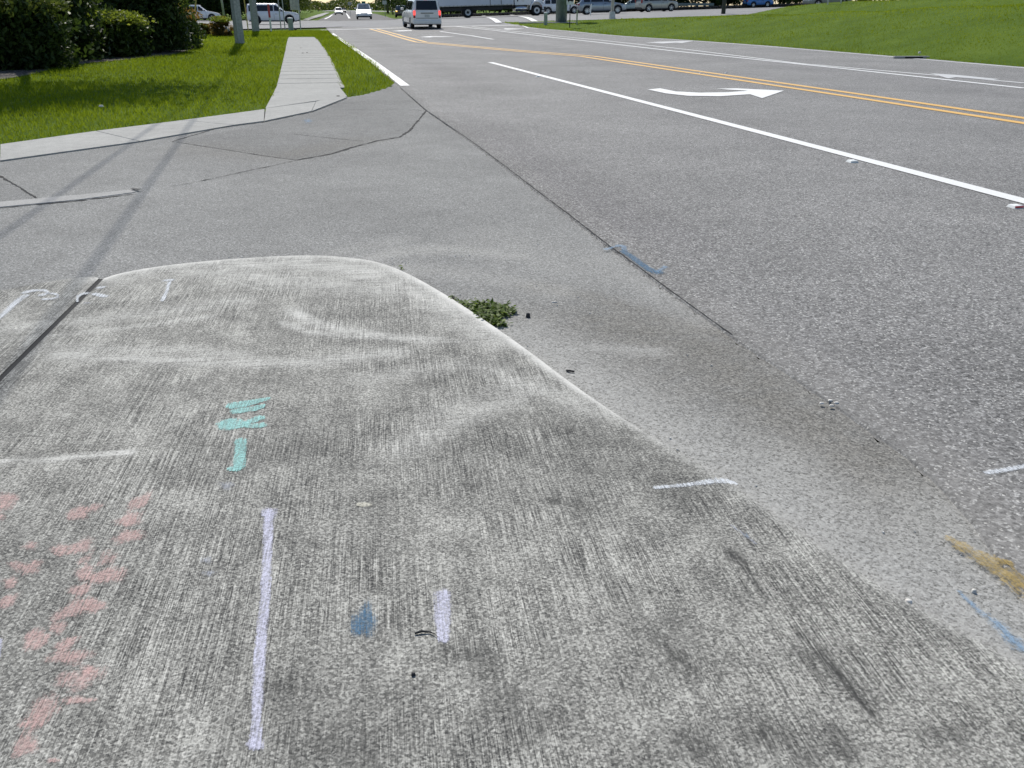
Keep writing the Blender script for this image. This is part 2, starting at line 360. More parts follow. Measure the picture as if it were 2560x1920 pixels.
# ground: one terrain sheet to the horizon
def grid_axis(a, b, fine0, fine1, fs, cs):
    return np.unique(np.r_[np.linspace(a, fine0, cs), np.arange(fine0, fine1, fs), np.linspace(fine1, b, cs)])
gx = grid_axis(-2500, 2500, -60, 90, .8, 30); gy = grid_axis(-60, 3500, -6, 130, .8, 30)
GX, GY = np.meshgrid(gx, gy)
def zground(X, Y):
    m = mound(X, Y); tt = X*NX+Y*NY-es(X*DX+Y*DY); on = (tt > 50) & (Y < CY0(X))
    return np.where(on, m, zt(X, Y)-.012-.06*sm(44, 60, Y)-.1*sm(0, 1, tt)*(Y < CY0(X)))
GZ = zground(GX, GY); nx_ = len(gx)
i = np.arange(len(gy)-1)[:, None]*nx_+np.arange(nx_-1)[None]
F = np.stack([i, i+1, i+nx_+1, i+nx_], -1).reshape(-1, 4)
tag(npobj('ground', np.c_[GX.ravel(), GY.ravel(), GZ.ravel()], F, M['ground'], smooth=True), 'mown green grass ground', kind='structure')

taus = np.linspace(2, 78, 200); ts = np.r_[0, .12, .3, .6, np.linspace(1, 52, 60)]
TT, SS = np.meshgrid(taus, ts); SX = (es(TT)+SS)*NX+TT*DX; SY = (es(TT)+SS)*NY+TT*DY; SY = np.minimum(SY, CY0(SX)-.3)
SZ = mound(SX, SY)+np.where(SS > 0, .0, -.03); n_ = len(taus); i = np.arange(len(ts)-1)[:, None]*n_+np.arange(n_-1)[None]
tag(npobj('grass_bank', np.c_[SX.ravel(), SY.ravel(), SZ.ravel()], np.stack([i, i+n_, i+n_+1, i+1], -1).reshape(-1, 4), M['ground'], smooth=True), 'rolling grass bank right of the road', kind='structure')
# driveway apron asphalt
def segdist(X, Y, pts):
    d = np.full(X.shape, 1e9); pts = np.asarray(pts)
    for (ax, ay), (bx, by) in zip(pts[:-1], pts[1:]):
        vx, vy = bx-ax, by-ay; t = np.clip(((X-ax)*vx+(Y-ay)*vy)/max(1e-9, vx*vx+vy*vy), 0, 1)
        d = np.minimum(d, np.hypot(X-ax-t*vx, Y-ay-t*vy))
    return d
def field(X, Y, strokes):
    v = np.zeros(X.shape)
    for pts, wd, amp in strokes:
        d = segdist(X, Y, PX(pts)); v = np.maximum(v, amp*np.exp(-(d/wd)**2))
    return v
def inpoly(X, Y, poly):
    r = np.zeros(X.shape, bool); n_ = len(poly)
    for k in range(n_):
        (x1, y1), (x2, y2) = poly[k], poly[(k+1) % n_]
        c = ((y1 > Y) != (y2 > Y)) & (X < (x2-x1)*(Y-y1)/((y2-y1) or 1e-9)+x1); r ^= c
    return r
slab_edge_px = [(262, 703), (300, 690), (400, 672), (520, 659), (640, 650), (740, 645), (830, 646), (925, 657), (960, 667), (1000, 681), (1060, 712), (1140, 760), (1240, 828), (1320, 885), (1420, 962), (1530, 1040), (1680, 1135), (1790, 1200), (1880, 1262), (2010, 1355), (2150, 1450), (2300, 1540), (2430, 1608), (2560, 1690), (2900, 1880), (3600, 2200)]
slab_edge = smooth_line(PX(slab_edge_px), 2)
crack_px = [(1000, 218), (1065, 277), (1120, 315), (1180, 358), (1260, 418), (1340, 480), (1420, 540), (1500, 603), (1580, 662), (1660, 722), (1740, 780), (1830, 845), (1964, 932), (2120, 1040), (2291, 1160), (2352, 1232)]
road_edge_px = crack_px[:-1]+[(2350, 1215), (2450, 1330), (2560, 1500), (2800, 1800), (3300, 2400)]
road_edge = PX(road_edge_px)
def apron_attr(X, Y):
    nz = .5+.5*np.sin(X*3.1+1.3*np.sin(Y*2.3))*np.sin(Y*2.7+X)
    rim = segdist(X, Y, slab_edge)
    near = np.clip((X-P(1100, 735)[0])/.5, 0, 1)
    dust = .95*np.exp(-(rim/(.20+.1*nz))**2)*near
    dust = np.maximum(dust, field(X, Y, [([(1380, 872), (1500, 868), (1650, 880)], .05, .85), ([(930, 645), (1000, 628), (1130, 622), (1300, 640)], .12, .75), ([(840, 632), (1000, 600)], .1, .4),
        ([(1000, 668), (1200, 690), (1400, 730)], .14, .5), ([(1500, 650), (1760, 800)], .16, .45), ([(2330, 1290), (2560, 1600)], .2, .7), ([(1900, 1180), (2200, 1420), (2560, 1690)], .25, .8), ([(1240, 600), (1500, 690)], .35, .35)]))
    grime = field(X, Y, [([(1330, 716), (1480, 742), (1640, 792), (1850, 850)], .09, .85), ([(1500, 800), (1800, 900), (2050, 1080), (2250, 1240)], .3, .8), ([(1400, 790), (1700, 960)], .3, .55),
        ([(1950, 1000), (2200, 1160), (2330, 1300)], .16, .8), ([(1480, 900), (1850, 1130)], .25, .3), ([(560, 385), (700, 392), (900, 350)], .3, .5), ([(500, 370), (640, 388)], .35, .45)])
    grime *= .65+.35*nz
    patch = inpoly(X, Y, PX([(430, 354), (560, 330), (680, 305), (790, 280), (870, 247), (985, 215), (1062, 276), (1040, 310), (1000, 345), (830, 383), (745, 400)])).astype(float)*.75
    patch = np.maximum(patch, inpoly(X, Y, PX([(-900, 560), (0, 440), (95, 498), (-900, 640)])).astype(float)*.5)
    far = sm(8, 14, Y)*.25
    return {'dust': dust, 'grime': grime, 'patch': np.maximum(patch, far)}
xs = np.arange(-15, 5.6, .05); ys = np.r_[np.arange(-.5, 2, .25), np.arange(2, 24, .055)]
def clipx(X, Y):  # keep left of the road edge
    re = np.array(road_edge); o = np.argsort(re[:, 1]); return np.minimum(X, np.interp(Y, re[o, 1], re[o, 0])+.02)
AX, AYY = np.meshgrid(xs, ys); AX = clipx(AX, AYY)
# outer (upper) boundary of the paved apron, from the pavement's front edge
i = np.arange(len(ys)-1)[:, None]*len(xs)+np.arange(len(xs)-1)[None]; F = np.stack([i, i+1, i+len(xs)+1, i+len(xs)], -1).reshape(-1, 4)
xv, yv = AX.ravel(), AYY.ravel()
apron_poly = PX([(-2600, 700), (-600, 480), (0, 392), (300, 352), (540, 312), (660, 296), (780, 272), (868, 243), (905, 238), (950, 226), (978, 216), (986, 205), (1005, 219)])+[tuple(q) for q in road_edge[1:]]+[(6, -1), (-16, -1)]
cxx, cyy = xv[F].mean(1), yv[F].mean(1); wdt = xv[F].max(1)-xv[F].min(1)
keep = inpoly(cxx, cyy, apron_poly) & (wdt > 1e-4); F = F[keep]
used = np.unique(F); rm = np.zeros(len(xv), int); rm[used] = np.arange(len(used)); F = rm[F]
V = np.c_[xv[used], yv[used], np.zeros(len(used))]
apron = npobj('driveway', V, F, M['apron'], smooth=True, attrs=apron_attr(V[:, 0], V[:, 1])); tag(apron, 'worn grey asphalt driveway apron beside the road', kind='structure')

# main road
re = np.array(road_edge); re = re[np.argsort(re[:, 1])]
def road_dust(X, Y):
    d = segdist(X, Y, road_edge)
    tau = X*DX+Y*DY; s_ = X*NX+Y*NY
    return {'dust': .6*np.exp(-((d-.1)/.12)**2)*(1-sm(3.2, 4.8, Y)), 'grime': .6*np.exp(-((d-.35)/.3)**2)*sm(4.2, 5.5, Y)*(1-sm(8, 14, Y))+.3*np.exp(-((s_-3.0)/.5)**2)*sm(12, 20, Y)+.3*np.exp(-((s_-8.2)/.9)**2)*sm(12, 25, Y)+.25*np.exp(-((s_-11.2)/.4)**2)}
lx = re[-1]; far_l = [P(1020, 218), P(905, 130), P(833, 83)]
yy = np.r_[np.linspace(re[0][1], re[-1][1], 120), np.linspace(re[-1][1]+.3, 63, 90)]
lxs = np.interp(yy, np.r_[re[:, 1], [q[1] for q in far_l[1:]], 70], np.r_[re[:, 0], [q[0]-.12 for q in far_l[1:]], far_l[-1][0]-.12-(70-far_l[-1][1])*.229])
A = np.c_[lxs, yy]; B = np.c_[(es(yy*1.0)+.15-yy*NY)/NX, yy]
road = loft('road', A, B, 60, .009, M['road'], fattr=road_dust, skirt=.012); tag(road, 'grey asphalt road with lane markings', kind='structure')
# stop-line throat joins the cross street
cx_ = np.linspace(-120, 140, 261)
cross = loft('cross_street', np.c_[cx_, CY0(cx_)-.5], np.c_[cx_, CY1(cx_)], 40, .012, M['cross']); tag(cross, 'wide pale grey crossing highway at the junction', kind='structure')
thx = np.linspace(P(815, 80)[0]-.8, P(1330, 68)[0], 40)
th = loft('junction_throat', np.c_[thx, 62.5+0*thx], np.c_[thx, CY0(thx)+1.5], 8, .006, M['cross'], cross)
# markings on the cross street
for nm, q in (('guide_dash', PX([(1220, 45), (1247, 58.5)])), ('guide_dash', PX([(1300, 42.5), (1337, 55)])), ('guide_dash', PX([(1198, 39), (1212, 41.5)])), ('guide_dash', PX([(1262, 37), (1286, 39.5)]))):
    ribbon(nm, q, .45, .05, M['white_line'], cross, 1)
ribbon('lane_line', [(x, CY1(x)-3.2) for x in np.linspace(-110, 130, 60)], .16, .05, M['white_line'], cross, 2)
ribbon('edge_line', [(x, CY0(x)+5.5) for x in np.linspace(-110, -24, 60)], .3, .05, M['white_line'], cross, 2)
ribbon('crosswalk_line', [(-27, 69), (-24, 75)], .35, .05, M['white_line'], cross, 1)
ribbon('crosswalk_line', [(-31, 66), (-29, 77)], .35, .05, M['white_line'], cross, 1)

def line(px, wd, m='white_line', name='lane_line', dz=.014): return ribbon(name, PX(px), wd, dz, M[m], road, .4)
line([(831, 84), (930, 153), (1013, 216)], .17, name='edge_line')
line([(1226, 157), (1700, 281), (2100, 386), (2560, 507), (3300, 702)], .15)
line([(1100, 79), (1180, 90), (1233, 99)], .15)
for o in (-.21, .21):
    ye = np.array(PX([(934, 73), (985, 87), (1053, 106), (1284, 127), (1470, 142), (1760, 185), (2100, 235), (2560, 304), (3000, 370)])); T = np.gradient(ye, axis=0); T /= np.linalg.norm(T, axis=1)[:, None]
    ribbon('centre_line', ye+np.c_[-T[:, 1], T[:, 0]]*o, .16, .014, M['yellow_line'], road, .4)
line([(1135, 66), (1240, 77), (1340, 89), (1500, 107), (1680, 128), (2100, 172), (2560, 222)], .15)
line([(1180, 67), (1275, 78), (1340, 84), (1500, 101), (1720, 125), (2000, 160), (2560, 209)], .11)
line([(1303, 63), (1320, 70), (1420, 78), (1680, 99), (1900, 115), (2100, 132), (2280, 147), (2560, 171), (2900, 200)], .12, name='edge_line')
line([(802, 75.5), (1011, 70), (1103, 67), (1303, 63)], .45, name='stop_line')
def arrow(poly, name='turn_arrow', m='white_line'):
    p = PX(poly); mb = MB(); mb.add([(x, y, float(zt(x, y))+.016) for x, y in p], [tuple(range(len(p)))]); o = mb.build(name, M[m], road)
    if o.data.polygons[0].normal.z < 0: o.data.flip_normals()
    return o
arrow([(1619, 226), (1650, 223), (1690, 231), (1750, 234), (1820, 233), (1870, 229), (1830, 227), (1790, 224), (1840, 223), (1960, 229), (1905, 248), (1875, 238), (1800, 243), (1720, 242), (1665, 236)])
arrow([(1615, 107), (1650, 105), (1735, 103), (1705, 108.5), (1690, 107.5), (1640, 110.5), (1655, 109)], m='faint_line')
arrow([(1258, 73.5), (1262, 72), (1290, 72.5), (1312, 72), (1290, 73.7), (1268, 74.5)])
arrow([(1050, 93), (1075, 91.5), (1105, 91.8), (1140, 92), (1105, 93.2), (1082, 93), (1075, 94.3)])
arrow([(980, 78.5), (1000, 77), (1030, 76.8), (1030, 77.8), (1000, 79)])
arrow([(2325, 185), (2390, 189), (2500, 200), (2480, 202), (2390, 195), (2370, 198)], m='faint_line')

# foreground concrete apron
J0 = np.array(P(258, 705)); J1 = np.array(P(0, 965)); jd = (J1-J0)/np.linalg.norm(J1-J0); JB = J0+jd*((J0[1]+.6)/-jd[1])
def slab_attr(X, Y):
    rim = segdist(X, Y, slab_edge)
    sc = .8*np.exp(-(rim/.05)**2)*(.35+.65*(1-sm(3.0, 3.9, X*0+np.abs(Y-3.9)+2.4)))
    sc = np.maximum(1.2*np.exp(-(rim/.018)**2)*(.25+.75*sm(2.0, 3, Y)), .85*np.exp(-(rim/(.03+.14*sm(3.2, 4.6, Y)))**2)*(.3+.7*sm(1.9, 3.0, Y)))  # edge terms paint light caught by the rounded rim, beside the scuffs below
    sc = np.maximum(sc, field(X, Y, [([(735, 785), (785, 815), (870, 837), (990, 852), (1080, 858)], .045, 1), ([(710, 815), (780, 838), (900, 850), (1010, 852)], .03, .9), ([(1050, 858), (1280, 868)], .03, .6),
        ([(150, 895), (350, 905), (600, 915), (760, 915), (1000, 890)], .05, .8), ([(100, 880), (400, 885), (620, 900)], .06, .45), ([(-100, 1172), (0, 1166), (150, 1155), (330, 1141)], .012, 1.4), ([(330, 670), (540, 690), (700, 700)], .1, .6),
        ([(560, 665), (800, 668), (950, 690)], .14, .9), ([(640, 700), (850, 720), (1040, 740)], .14, .6), ([(900, 690), (1060, 740), (1240, 850)], .12, .75), ([(0, 830), (300, 800), (600, 760)], .08, .45), ([(0, 860), (300, 830), (520, 800)], .03, .5),
        ([(1010, 1130), (1150, 1060), (1330, 985)], .07, .55), ([(1080, 1050), (1300, 960)], .05, .4), ([(900, 960), (1150, 920), (1350, 960)], .06, .4), ([(1280, 960), (1400, 1000), (1500, 1040)], .07, .6), ([(560, 700), (600, 715), (650, 730)], .02, .6), ([(1340, 980), (1550, 1060)], .03, .6), ([(0, 700), (250, 705)], .08, .3)]))
    st = field(X, Y, [([(1820, 1395), (1880, 1440)], .022, 1), ([(1990, 1590), (2060, 1660), (2180, 1800)], .014, 1), ([(2010, 1655), (2100, 1690)], .05, .55), ([(1640, 1600), (1720, 1700)], .03, .7), ([(1130, 1640), (1200, 1650)], .03, .75), ([(1370, 1265), (1440, 1270)], .03, .8), ([(1900, 1850), (2000, 1900)], .05, .8), ([(1720, 1870), (1800, 1920)], .05, .7),
        ([(2090, 1840), (2110, 1900)], .03, .7), ([(1160, 1225), (1190, 1228)], .02, .8), ([(780, 1365), (800, 1375)], .015, .8), ([(730, 1735), (760, 1900)], .06, .4), ([(1200, 1180), (1420, 1260)], .2, .28), ([(1250, 1100), (1400, 1180)], .15, .3), ([(2350, 1850), (2380, 1860)], .03, .7), ([(1240, 1700), (1330, 1820)], .05, .55), ([(820, 1870), (950, 1900)], .08, .4), ([(1560, 1500), (1700, 1640)], .06, .35),
        ([(560, 1140), (760, 1120)], .12, .35), ([(300, 1000), (700, 960)], .1, .22), ([(560, 1920), (590, 1600)], .03, .25), ([(1350, 1060), (1560, 1150), (1750, 1250)], .15, .35), ([(1090, 960), (1240, 930)], .1, .3), ([(250, 715), (0, 990)], .07, .35)])
    nzr = .75+.25*np.sin(X*21)*np.sin(Y*17+1)
    return {'scuff_glint': sc, 'stain': np.clip(st*.95, 0, 1), 'rim': np.clip((1.3*np.exp(-(rim/(.012+.022*sm(2.2, 3.4, Y)))**2)*(.12+.88*sm(2.3, 3.2, Y))*(1-.65*sm(4.2, 4.7, Y)))*nzr, 0, 1)}  # rim: highlight of the rounded slab edge, put into the colour
def slabrow(E, J, x1, nn):
    E = resample(E, np.hypot(*np.diff(E, axis=0).T).sum()/nn); t = np.linspace(0, 1, len(E))[:, None]
    return E, J*(1-t)+np.array([x1, -.6])*t
TP = 1.6
E_, B_ = slabrow(slab_edge, JB, .9, 560)
slab = loft('pavement', E_, B_, 210, .016, M['slab'], fattr=slab_attr, skirt=.03); tag(slab, 'broom-finished concrete apron with spray paint marks', kind='structure')
le = smooth_line(PX([(-1500, 1060), (-600, 840), (-200, 770), (0, 735), (100, 715), (190, 701), (238, 698), (249, 703)]), 2)
E_, B_ = slabrow(le, np.array([-9., -.6]), JB[0]-.016, 300)
slab2 = loft('pavement', E_, B_, 110, .016, M['slab'], fattr=slab_attr, skirt=.03); tag(slab2, 'concrete apron slab left of the black joint', kind='structure')
ribbon('joint', [J0+jd*-.01-np.array([.011, 0]), JB-np.array([.011, 0])], .022, .0135, M['joint'], slab, .3)

# upper pavement and footpath, as separate panels with open joints
def quadpanel(mb, a, b, c, d, z=.014, inset=.006):
    q = [np.array(v) for v in (a, b, c, d)]; m = sum(q)/4; q = [v+(m-v)/np.linalg.norm(m-v)*inset*1.4 for v in q]
    vs = [(v[0], v[1], float(zt(*v))+zz) for zz in (z, -.02) for v in q]
    mb.add(vs, [(0, 1, 2, 3), (0, 4, 5, 1), (1, 5, 6, 2), (2, 6, 7, 3), (3, 7, 4, 0)])
mb = MB()
up = [(-1200, 480), (-500, 415), (0, 364), (240, 330), (455, 303), (662, 275)]; lo = [(-1200, 560), (-500, 465), (0, 405), (350, 356), (585, 315), (661, 305)]
for k in range(5): quadpanel(mb, P(*lo[k]), P(*lo[k+1]), P(*up[k+1]), P(*up[k]))
lft = smooth_line(PX([(662, 275), (683, 245), (700, 180), (712, 130), (718, 100), (722, 94)]), 2); rgt = smooth_line(PX([(868, 243), (848, 205), (825, 150), (805, 115), (790, 98), (783, 94)]), 2)
quadpanel(mb, P(661, 305), P(780, 280), P(790, 256), P(664, 273)); quadpanel(mb, P(780, 280), P(868, 245), P(850, 240), P(790, 256), .014, .001)
quadpanel(mb, P(664, 273), P(868, 243), P(845, 215), P(690, 222), .0145, .0)
y0, y1 = P(688, 224)[1], P(722, 94)[1]; npan = 26; yl = np.linspace(y0, y1, npan+1)
lo_ = lft[np.argsort(lft[:, 1])]; ro_ = rgt[np.argsort(rgt[:, 1])]
for k in range(npan):
    a, b = yl[k], yl[k+1]; LX = lambda q: np.interp(q, lo_[:, 1], lo_[:, 0]); RX = lambda q: np.interp(q, ro_[:, 1], ro_[:, 0]); t_ = .223*1.4; a += .02; b -= .02
    quadpanel(mb, (LX(a), a), (RX(a), a+.25), (RX(b), b+.25), (LX(b), b), .014, .012)
tag(mb.build('footpath', M['path']), 'pale concrete footpath with joints', kind='structure')
mb = MB()
jb = [P(645, 300), P(860, 250), P(780, 100), P(724, 100), P(686, 250)]
mb.add([(x, y, float(zt(x, y))-.005) for x, y in jb], [(0, 1, 2, 3, 4)])
tag(mb.build('path_bed', M['crack']), 'dark dirt bed in the path joints', kind='structure')

# cracks and seams in the asphalt
def crack(px, wd, name='crack', par=apron, z=.004, r=.5, step=.04): ribbon(name, PX(px), wd*.55, z, M['crack'], par, step, rough=r)
crack([(1000, 220), (1065, 277), (1120, 315), (1180, 356), (1260, 416), (1340, 478), (1420, 538), (1500, 601), (1560, 645)], .013, z=.012)
crack([(1560, 645), (1660, 720), (1740, 778), (1830, 843)], .008, z=.012)
crack([(744, 400), (770, 396), (830, 385), (880, 369), (945, 352), (1000, 343), (1025, 326), (1042, 305), (1066, 277)], .035)
crack([(430, 354), (560, 374), (660, 390), (745, 401)], .012); crack([(735, 336), (830, 346), (910, 354)], .012)
crack([(740, 402), (600, 432), (490, 456), (430, 466)], .01, r=.9); crack([(0, 440), (50, 470), (95, 498)], .02); crack([(835, 274), (1062, 276)], .012)
crack([(430, 354), (540, 322), (660, 306), (780, 281), (868, 247)], .02, z=.003)
mb = MB(); sp = PX([(-900, 600), (0, 506), (200, 488), (335, 475), (347, 478), (330, 483), (200, 500), (0, 519), (-900, 632)])
mb.prism(sp, -.01, .006); ks = mb.build('kerb_strip', M['kerb'], bevel=.004); tag(ks, 'thin pale concrete strip set in the driveway', kind='structure')
crack([(-400, 562), (0, 521), (200, 502), (335, 486)], .022, z=.003, r=.7)
crack([(330, 476), (350, 478)], .05, z=.014, r=.3)

# ---------------------------------------------------------------- spray paint and scrape marks (parts of the pavement they are painted on)
def stroke(px, wpx, m, par, z=.0178, name='spray_mark', close=1.0):
    """soft edged ribbon; width in photo pixels at its place"""
    pts = np.array(PX(px)); wm = []
    for (x, y), wv in zip(px, wpx if hasattr(wpx, '__len__') else [wpx]*len(px)):
        i_ = len(wm); q0_ = px[max(0, i_-1)]; q1_ = px[min(len(px)-1, i_+1)]; tx, ty = q1_[0]-q0_[0], q1_[1]-q0_[1]; tl = math.hypot(tx, ty) or 1
        a0_, a1_ = np.array(P(x-ty/tl*wv/2, y+tx/tl*wv/2)), np.array(P(x+ty/tl*wv/2, y-tx/tl*wv/2)); tw = np.array(P(*q1_))-np.array(P(*q0_)); tw = tw/(np.linalg.norm(tw) or 1)
        wm.append(abs((a1_-a0_)@np.array([-tw[1], tw[0]])))
    s = np.r_[0, np.cumsum(np.hypot(*np.diff(pts, axis=0).T))]; n_ = max(4, int(s[-1]/.012)); q = np.linspace(0, s[-1], n_)
    p = np.c_[np.interp(q, s, pts[:, 0]), np.interp(q, s, pts[:, 1])]; W_ = np.interp(q, s, wm)/2*1.2
    p = np.c_[np.convolve(np.pad(p[:, 0], 2, 'edge'), np.ones(5)/5, 'valid'), np.convolve(np.pad(p[:, 1], 2, 'edge'), np.ones(5)/5, 'valid')]
    T = np.gradient(p, axis=0); T /= np.maximum(1e-9, np.linalg.norm(T, axis=1))[:, None]; N = np.c_[-T[:, 1], T[:, 0]]
    # extend round caps
    capn = 5; ca = np.linspace(-1, 0, capn+1)[:-1]
    P0 = p[0]+T[0]*W_[0]*ca[:, None]; P1 = p[-1]-T[-1]*W_[-1]*ca[::-1, None]
    W0 = W_[0]*np.sqrt(1-ca**2)+.0005; W1 = (W_[-1]*np.sqrt(1-ca**2)+.0005)[::-1]
    e0 = 1+ca; e1 = e0[::-1]
    p = np.vstack([P0, p, P1]); N = np.vstack([np.repeat(N[:1], capn, 0), N, np.repeat(N[-1:], capn, 0)]); ww = np.r_[W0, W_, W1]; ee = np.r_[e0, np.ones(n_), e1]
    cols = [-1, -.75, -.5, -.25, 0, .25, .5, .75, 1]
    G = np.stack([p+N*(ww*c)[:, None] for c in cols], 1); E = np.stack([np.minimum(ee, 1)*(1-abs(c)) for c in cols], 1)
    m_ = len(cols); i = np.arange(len(p)-1)[:, None]*m_+np.arange(m_-1)[None]; F = np.stack([i, i+1, i+m_+1, i+m_], -1).reshape(-1, 4)
    V = np.c_[G.reshape(-1, 2), np.full(len(p)*m_, z)]
    a, b, c = V[F[0][0]][:2], V[F[0][1]][:2], V[F[0][2]][:2]
    if np.cross(b-a, c-a) < 0: F = F[:, ::-1]
    return npobj(name, V, F, M[m], par, attrs={'edge': E.ravel()*1.3})
def blob(x, y, wx, hy, m, par, z=.0178, rot=0, name='spray_mark'):
    th_ = np.linspace(0, 2*np.pi, 33)[:-1]; rr = 1.5*(1+.12*np.sin(th_*3+x)+.07*np.sin(th_*5+y))
    rings = [0.001, .3, .6, .8, 1]; V = []; E = []
    for r_ in rings:
        for a, q in zip(th_, rr):
            ex, ey = math.cos(a)*wx/2*q*r_, math.sin(a)*hy/2*q*r_; X, Y = P(x+ex*math.cos(rot)-ey*math.sin(rot), y+ex*math.sin(rot)+ey*math.cos(rot)); V.append((X, Y, z)); E.append((1-r_)*1.3)
    F = [(k*32+j, k*32+(j+1) % 32, (k+1)*32+(j+1) % 32, (k+1)*32+j) for k in range(4) for j in range(32)]
    o = npobj(name, V, F, M[m], par, attrs={'edge': E})
    if o.data.polygons[40].normal.z < 0: o.data.flip_normals()
    return o
def Z(ox, oy, s, l): return [(ox+a/s, oy+b/s) for a, b in l]
z8 = lambda l: Z(0, 600, 3.687, l); z1 = lambda l: Z(0, 600, 1.728, l); z2 = lambda l: Z(0, 1150, 2.154, l); z3 = lambda l: Z(800, 1150, 2.154, l); z4 = lambda l: Z(1660, 1150, 2.154, l); z5 = lambda l: Z(1400, 560, 1.907, l)
stroke(z8([(-150, 860), (0, 750), (80, 680), (160, 600), (245, 538)]), 16, 's_white', slab2)
stroke(z8([(225, 520), (300, 497), (390, 490), (455, 508), (440, 528), (375, 542)]), 9, 's_white', slab2)
stroke(z8([(440, 520), (530, 528), (552, 550), (510, 572), (395, 578)]), 7, 's_white', slab2)
stroke(z8([(815, 522), (745, 530), (718, 565), (722, 605)]), 9, 's_white', slab2); stroke(z8([(765, 612), (850, 612)]), 5, 's_faint', slab)
stroke(z8([(868, 524), (930, 540), (988, 553)]), 12, 's_white', slab); stroke(z8([(915, 474), (958, 463)]), 8, 's_white', slab)
stroke(z8([(1590, 395), (1530, 404)]), 9, 's_white', slab); stroke(z8([(1565, 410), (1545, 500), (1500, 596)]), [14, 11, 15], 's_white', slab)
stroke(z1([(1002, 735), (1080, 724), (1170, 700)]), [18, 15, 7], 's_cyan', slab); stroke(z1([(1010, 760), (1080, 752), (1135, 742), (1140, 728)]), 13, 's_cyan', slab, .0181)
stroke(z1([(975, 815), (1010, 815), (1060, 818)]), [30, 34, 18], 's_cyan', slab); stroke(z1([(1060, 815), (1100, 798), (1135, 783)]), [12, 14, 15], 's_cyan', slab, .0181); stroke(z1([(1060, 826), (1100, 822), (1145, 820)]), [8, 12, 14], 's_cyan', slab, .0184)
stroke(z1([(1042, 882), (1040, 950), (1034, 1008)]), [34, 30, 34], 's_cyan', slab); stroke(z1([(998, 1008), (1035, 1012)]), 14, 's_cyan', slab, .0181)
stroke(z2([(1455, 312), (1450, 345), (1445, 500), (1432, 800), (1410, 1000), (1395, 1250), (1388, 1450), (1385, 1530), (1378, 1580)]), [38, 30, 27, 30, 32, 33, 30, 38, 46], 's_purple', slab)
for q_ in [(1455, 322), (1380, 1565)]: blob(*z2([q_])[0], 36, 30, 's_purple', slab, .0182)
stroke(z3([(662, 740), (660, 880), (670, 1010)]), [46, 46, 34], 's_purple', slab)
blob(911, 1568, 62, 78, 's_blue', slab, rot=.2); stroke([(0, 1610), (3, 1640), (-10, 1670)], 22, 's_purple', slab)
stroke(z5([(440, 1282), (600, 1268), (740, 1248), (800, 1246), (845, 1268)]), [10, 14, 20, 14, 8], 's_white', slab)
stroke(z5([(2020, 1202), (2120, 1185), (2260, 1160)]), 15, 's_white', road, .0105)
stroke(z5([(215, 132), (290, 112), (320, 140)]), 10, 's_lblue', apron, .014); stroke(z5([(300, 135), (380, 195), (440, 235), (470, 238)]), 15, 's_blue', road, .0115); stroke(z5([(460, 238), (510, 212)]), 16, 's_lblue', road, .012)
stroke(z4([(1570, 700), (1680, 800), (1800, 900), (1860, 950), (1960, 1040)]), [16, 26, 40, 60, 66], 's_lblue', apron, .003)
blob(*z4([(445, 435)])[0], 26, 16, 's_lblue', slab, rot=.5); stroke(z4([(340, 370), (420, 420), (500, 490)]), 10, 's_faint', slab, .0176)
stroke(z4([(1500, 420), (1600, 478), (1720, 560), (1850, 630), (1990, 760)]), [20, 34, 54, 64, 60], 's_ochre', road, .0112)
stroke(z4([(1790, 560), (1870, 580)]), 16, 's_ochre', road, .0118)
for x, y, a, b, r in [(45, 250, 110, 90, -.3), (0, 325, 70, 70, 0), (430, 315, 105, 70, -.3), (510, 290, 110, 50, -.2), (762, 252, 150, 62, -.65), (712, 345, 150, 85, -.4), (690, 440, 185, 70, -.3), (335, 510, 95, 75, 0), (455, 490, 160, 90, -.3), (172, 495, 100, 50, -.2), (170, 615, 140, 65, -.3), (580, 565, 125, 75, -.6), (470, 640, 110, 100, -.3), (580, 655, 200, 95, -.25), (440, 730, 130, 55, -.2), (390, 840, 200, 90, -.45), (520, 810, 140, 80, .3), (60, 790, 150, 60, -.5), (200, 1000, 150, 90, -.6), (400, 1095, 230, 80, -.1), (440, 1215, 250, 115, -.25), (240, 1385, 240, 130, -.75), (420, 1330, 190, 48, -.1), (148, 1575, 160, 105, -.3), (300, 1655, 90, 30, 0), (330, 930, 120, 60, -.5), (370, 1020, 150, 60, -.4), (100, 600, 90, 50, 0), (470, 560, 110, 50, -.5), (200, 1440, 130, 60, -.4), (480, 1160, 120, 60, .2), (60, 690, 90, 60, -.3)]:
    X, Y = z2([(x, y)])[0]; blob(X, Y, a/2.154, b/2.154, 's_pink', slab, .0176+.0002*random.random()*4, r)
for x, y, a, b in [(1225, 165, 100, 60), (1120, 570, 90, 50), (1130, 640, 90, 40)]:
    X, Y = z2([(x, y)])[0]; blob(X, Y, a/2.154, b/2.154, 's_faint', slab)
stroke(z3([(195, 265), (240, 272), (290, 270)]), [10, 12, 6], 's_tan', slab)
blob(770, 303, 26, 14, 's_lblue', apron, .003)

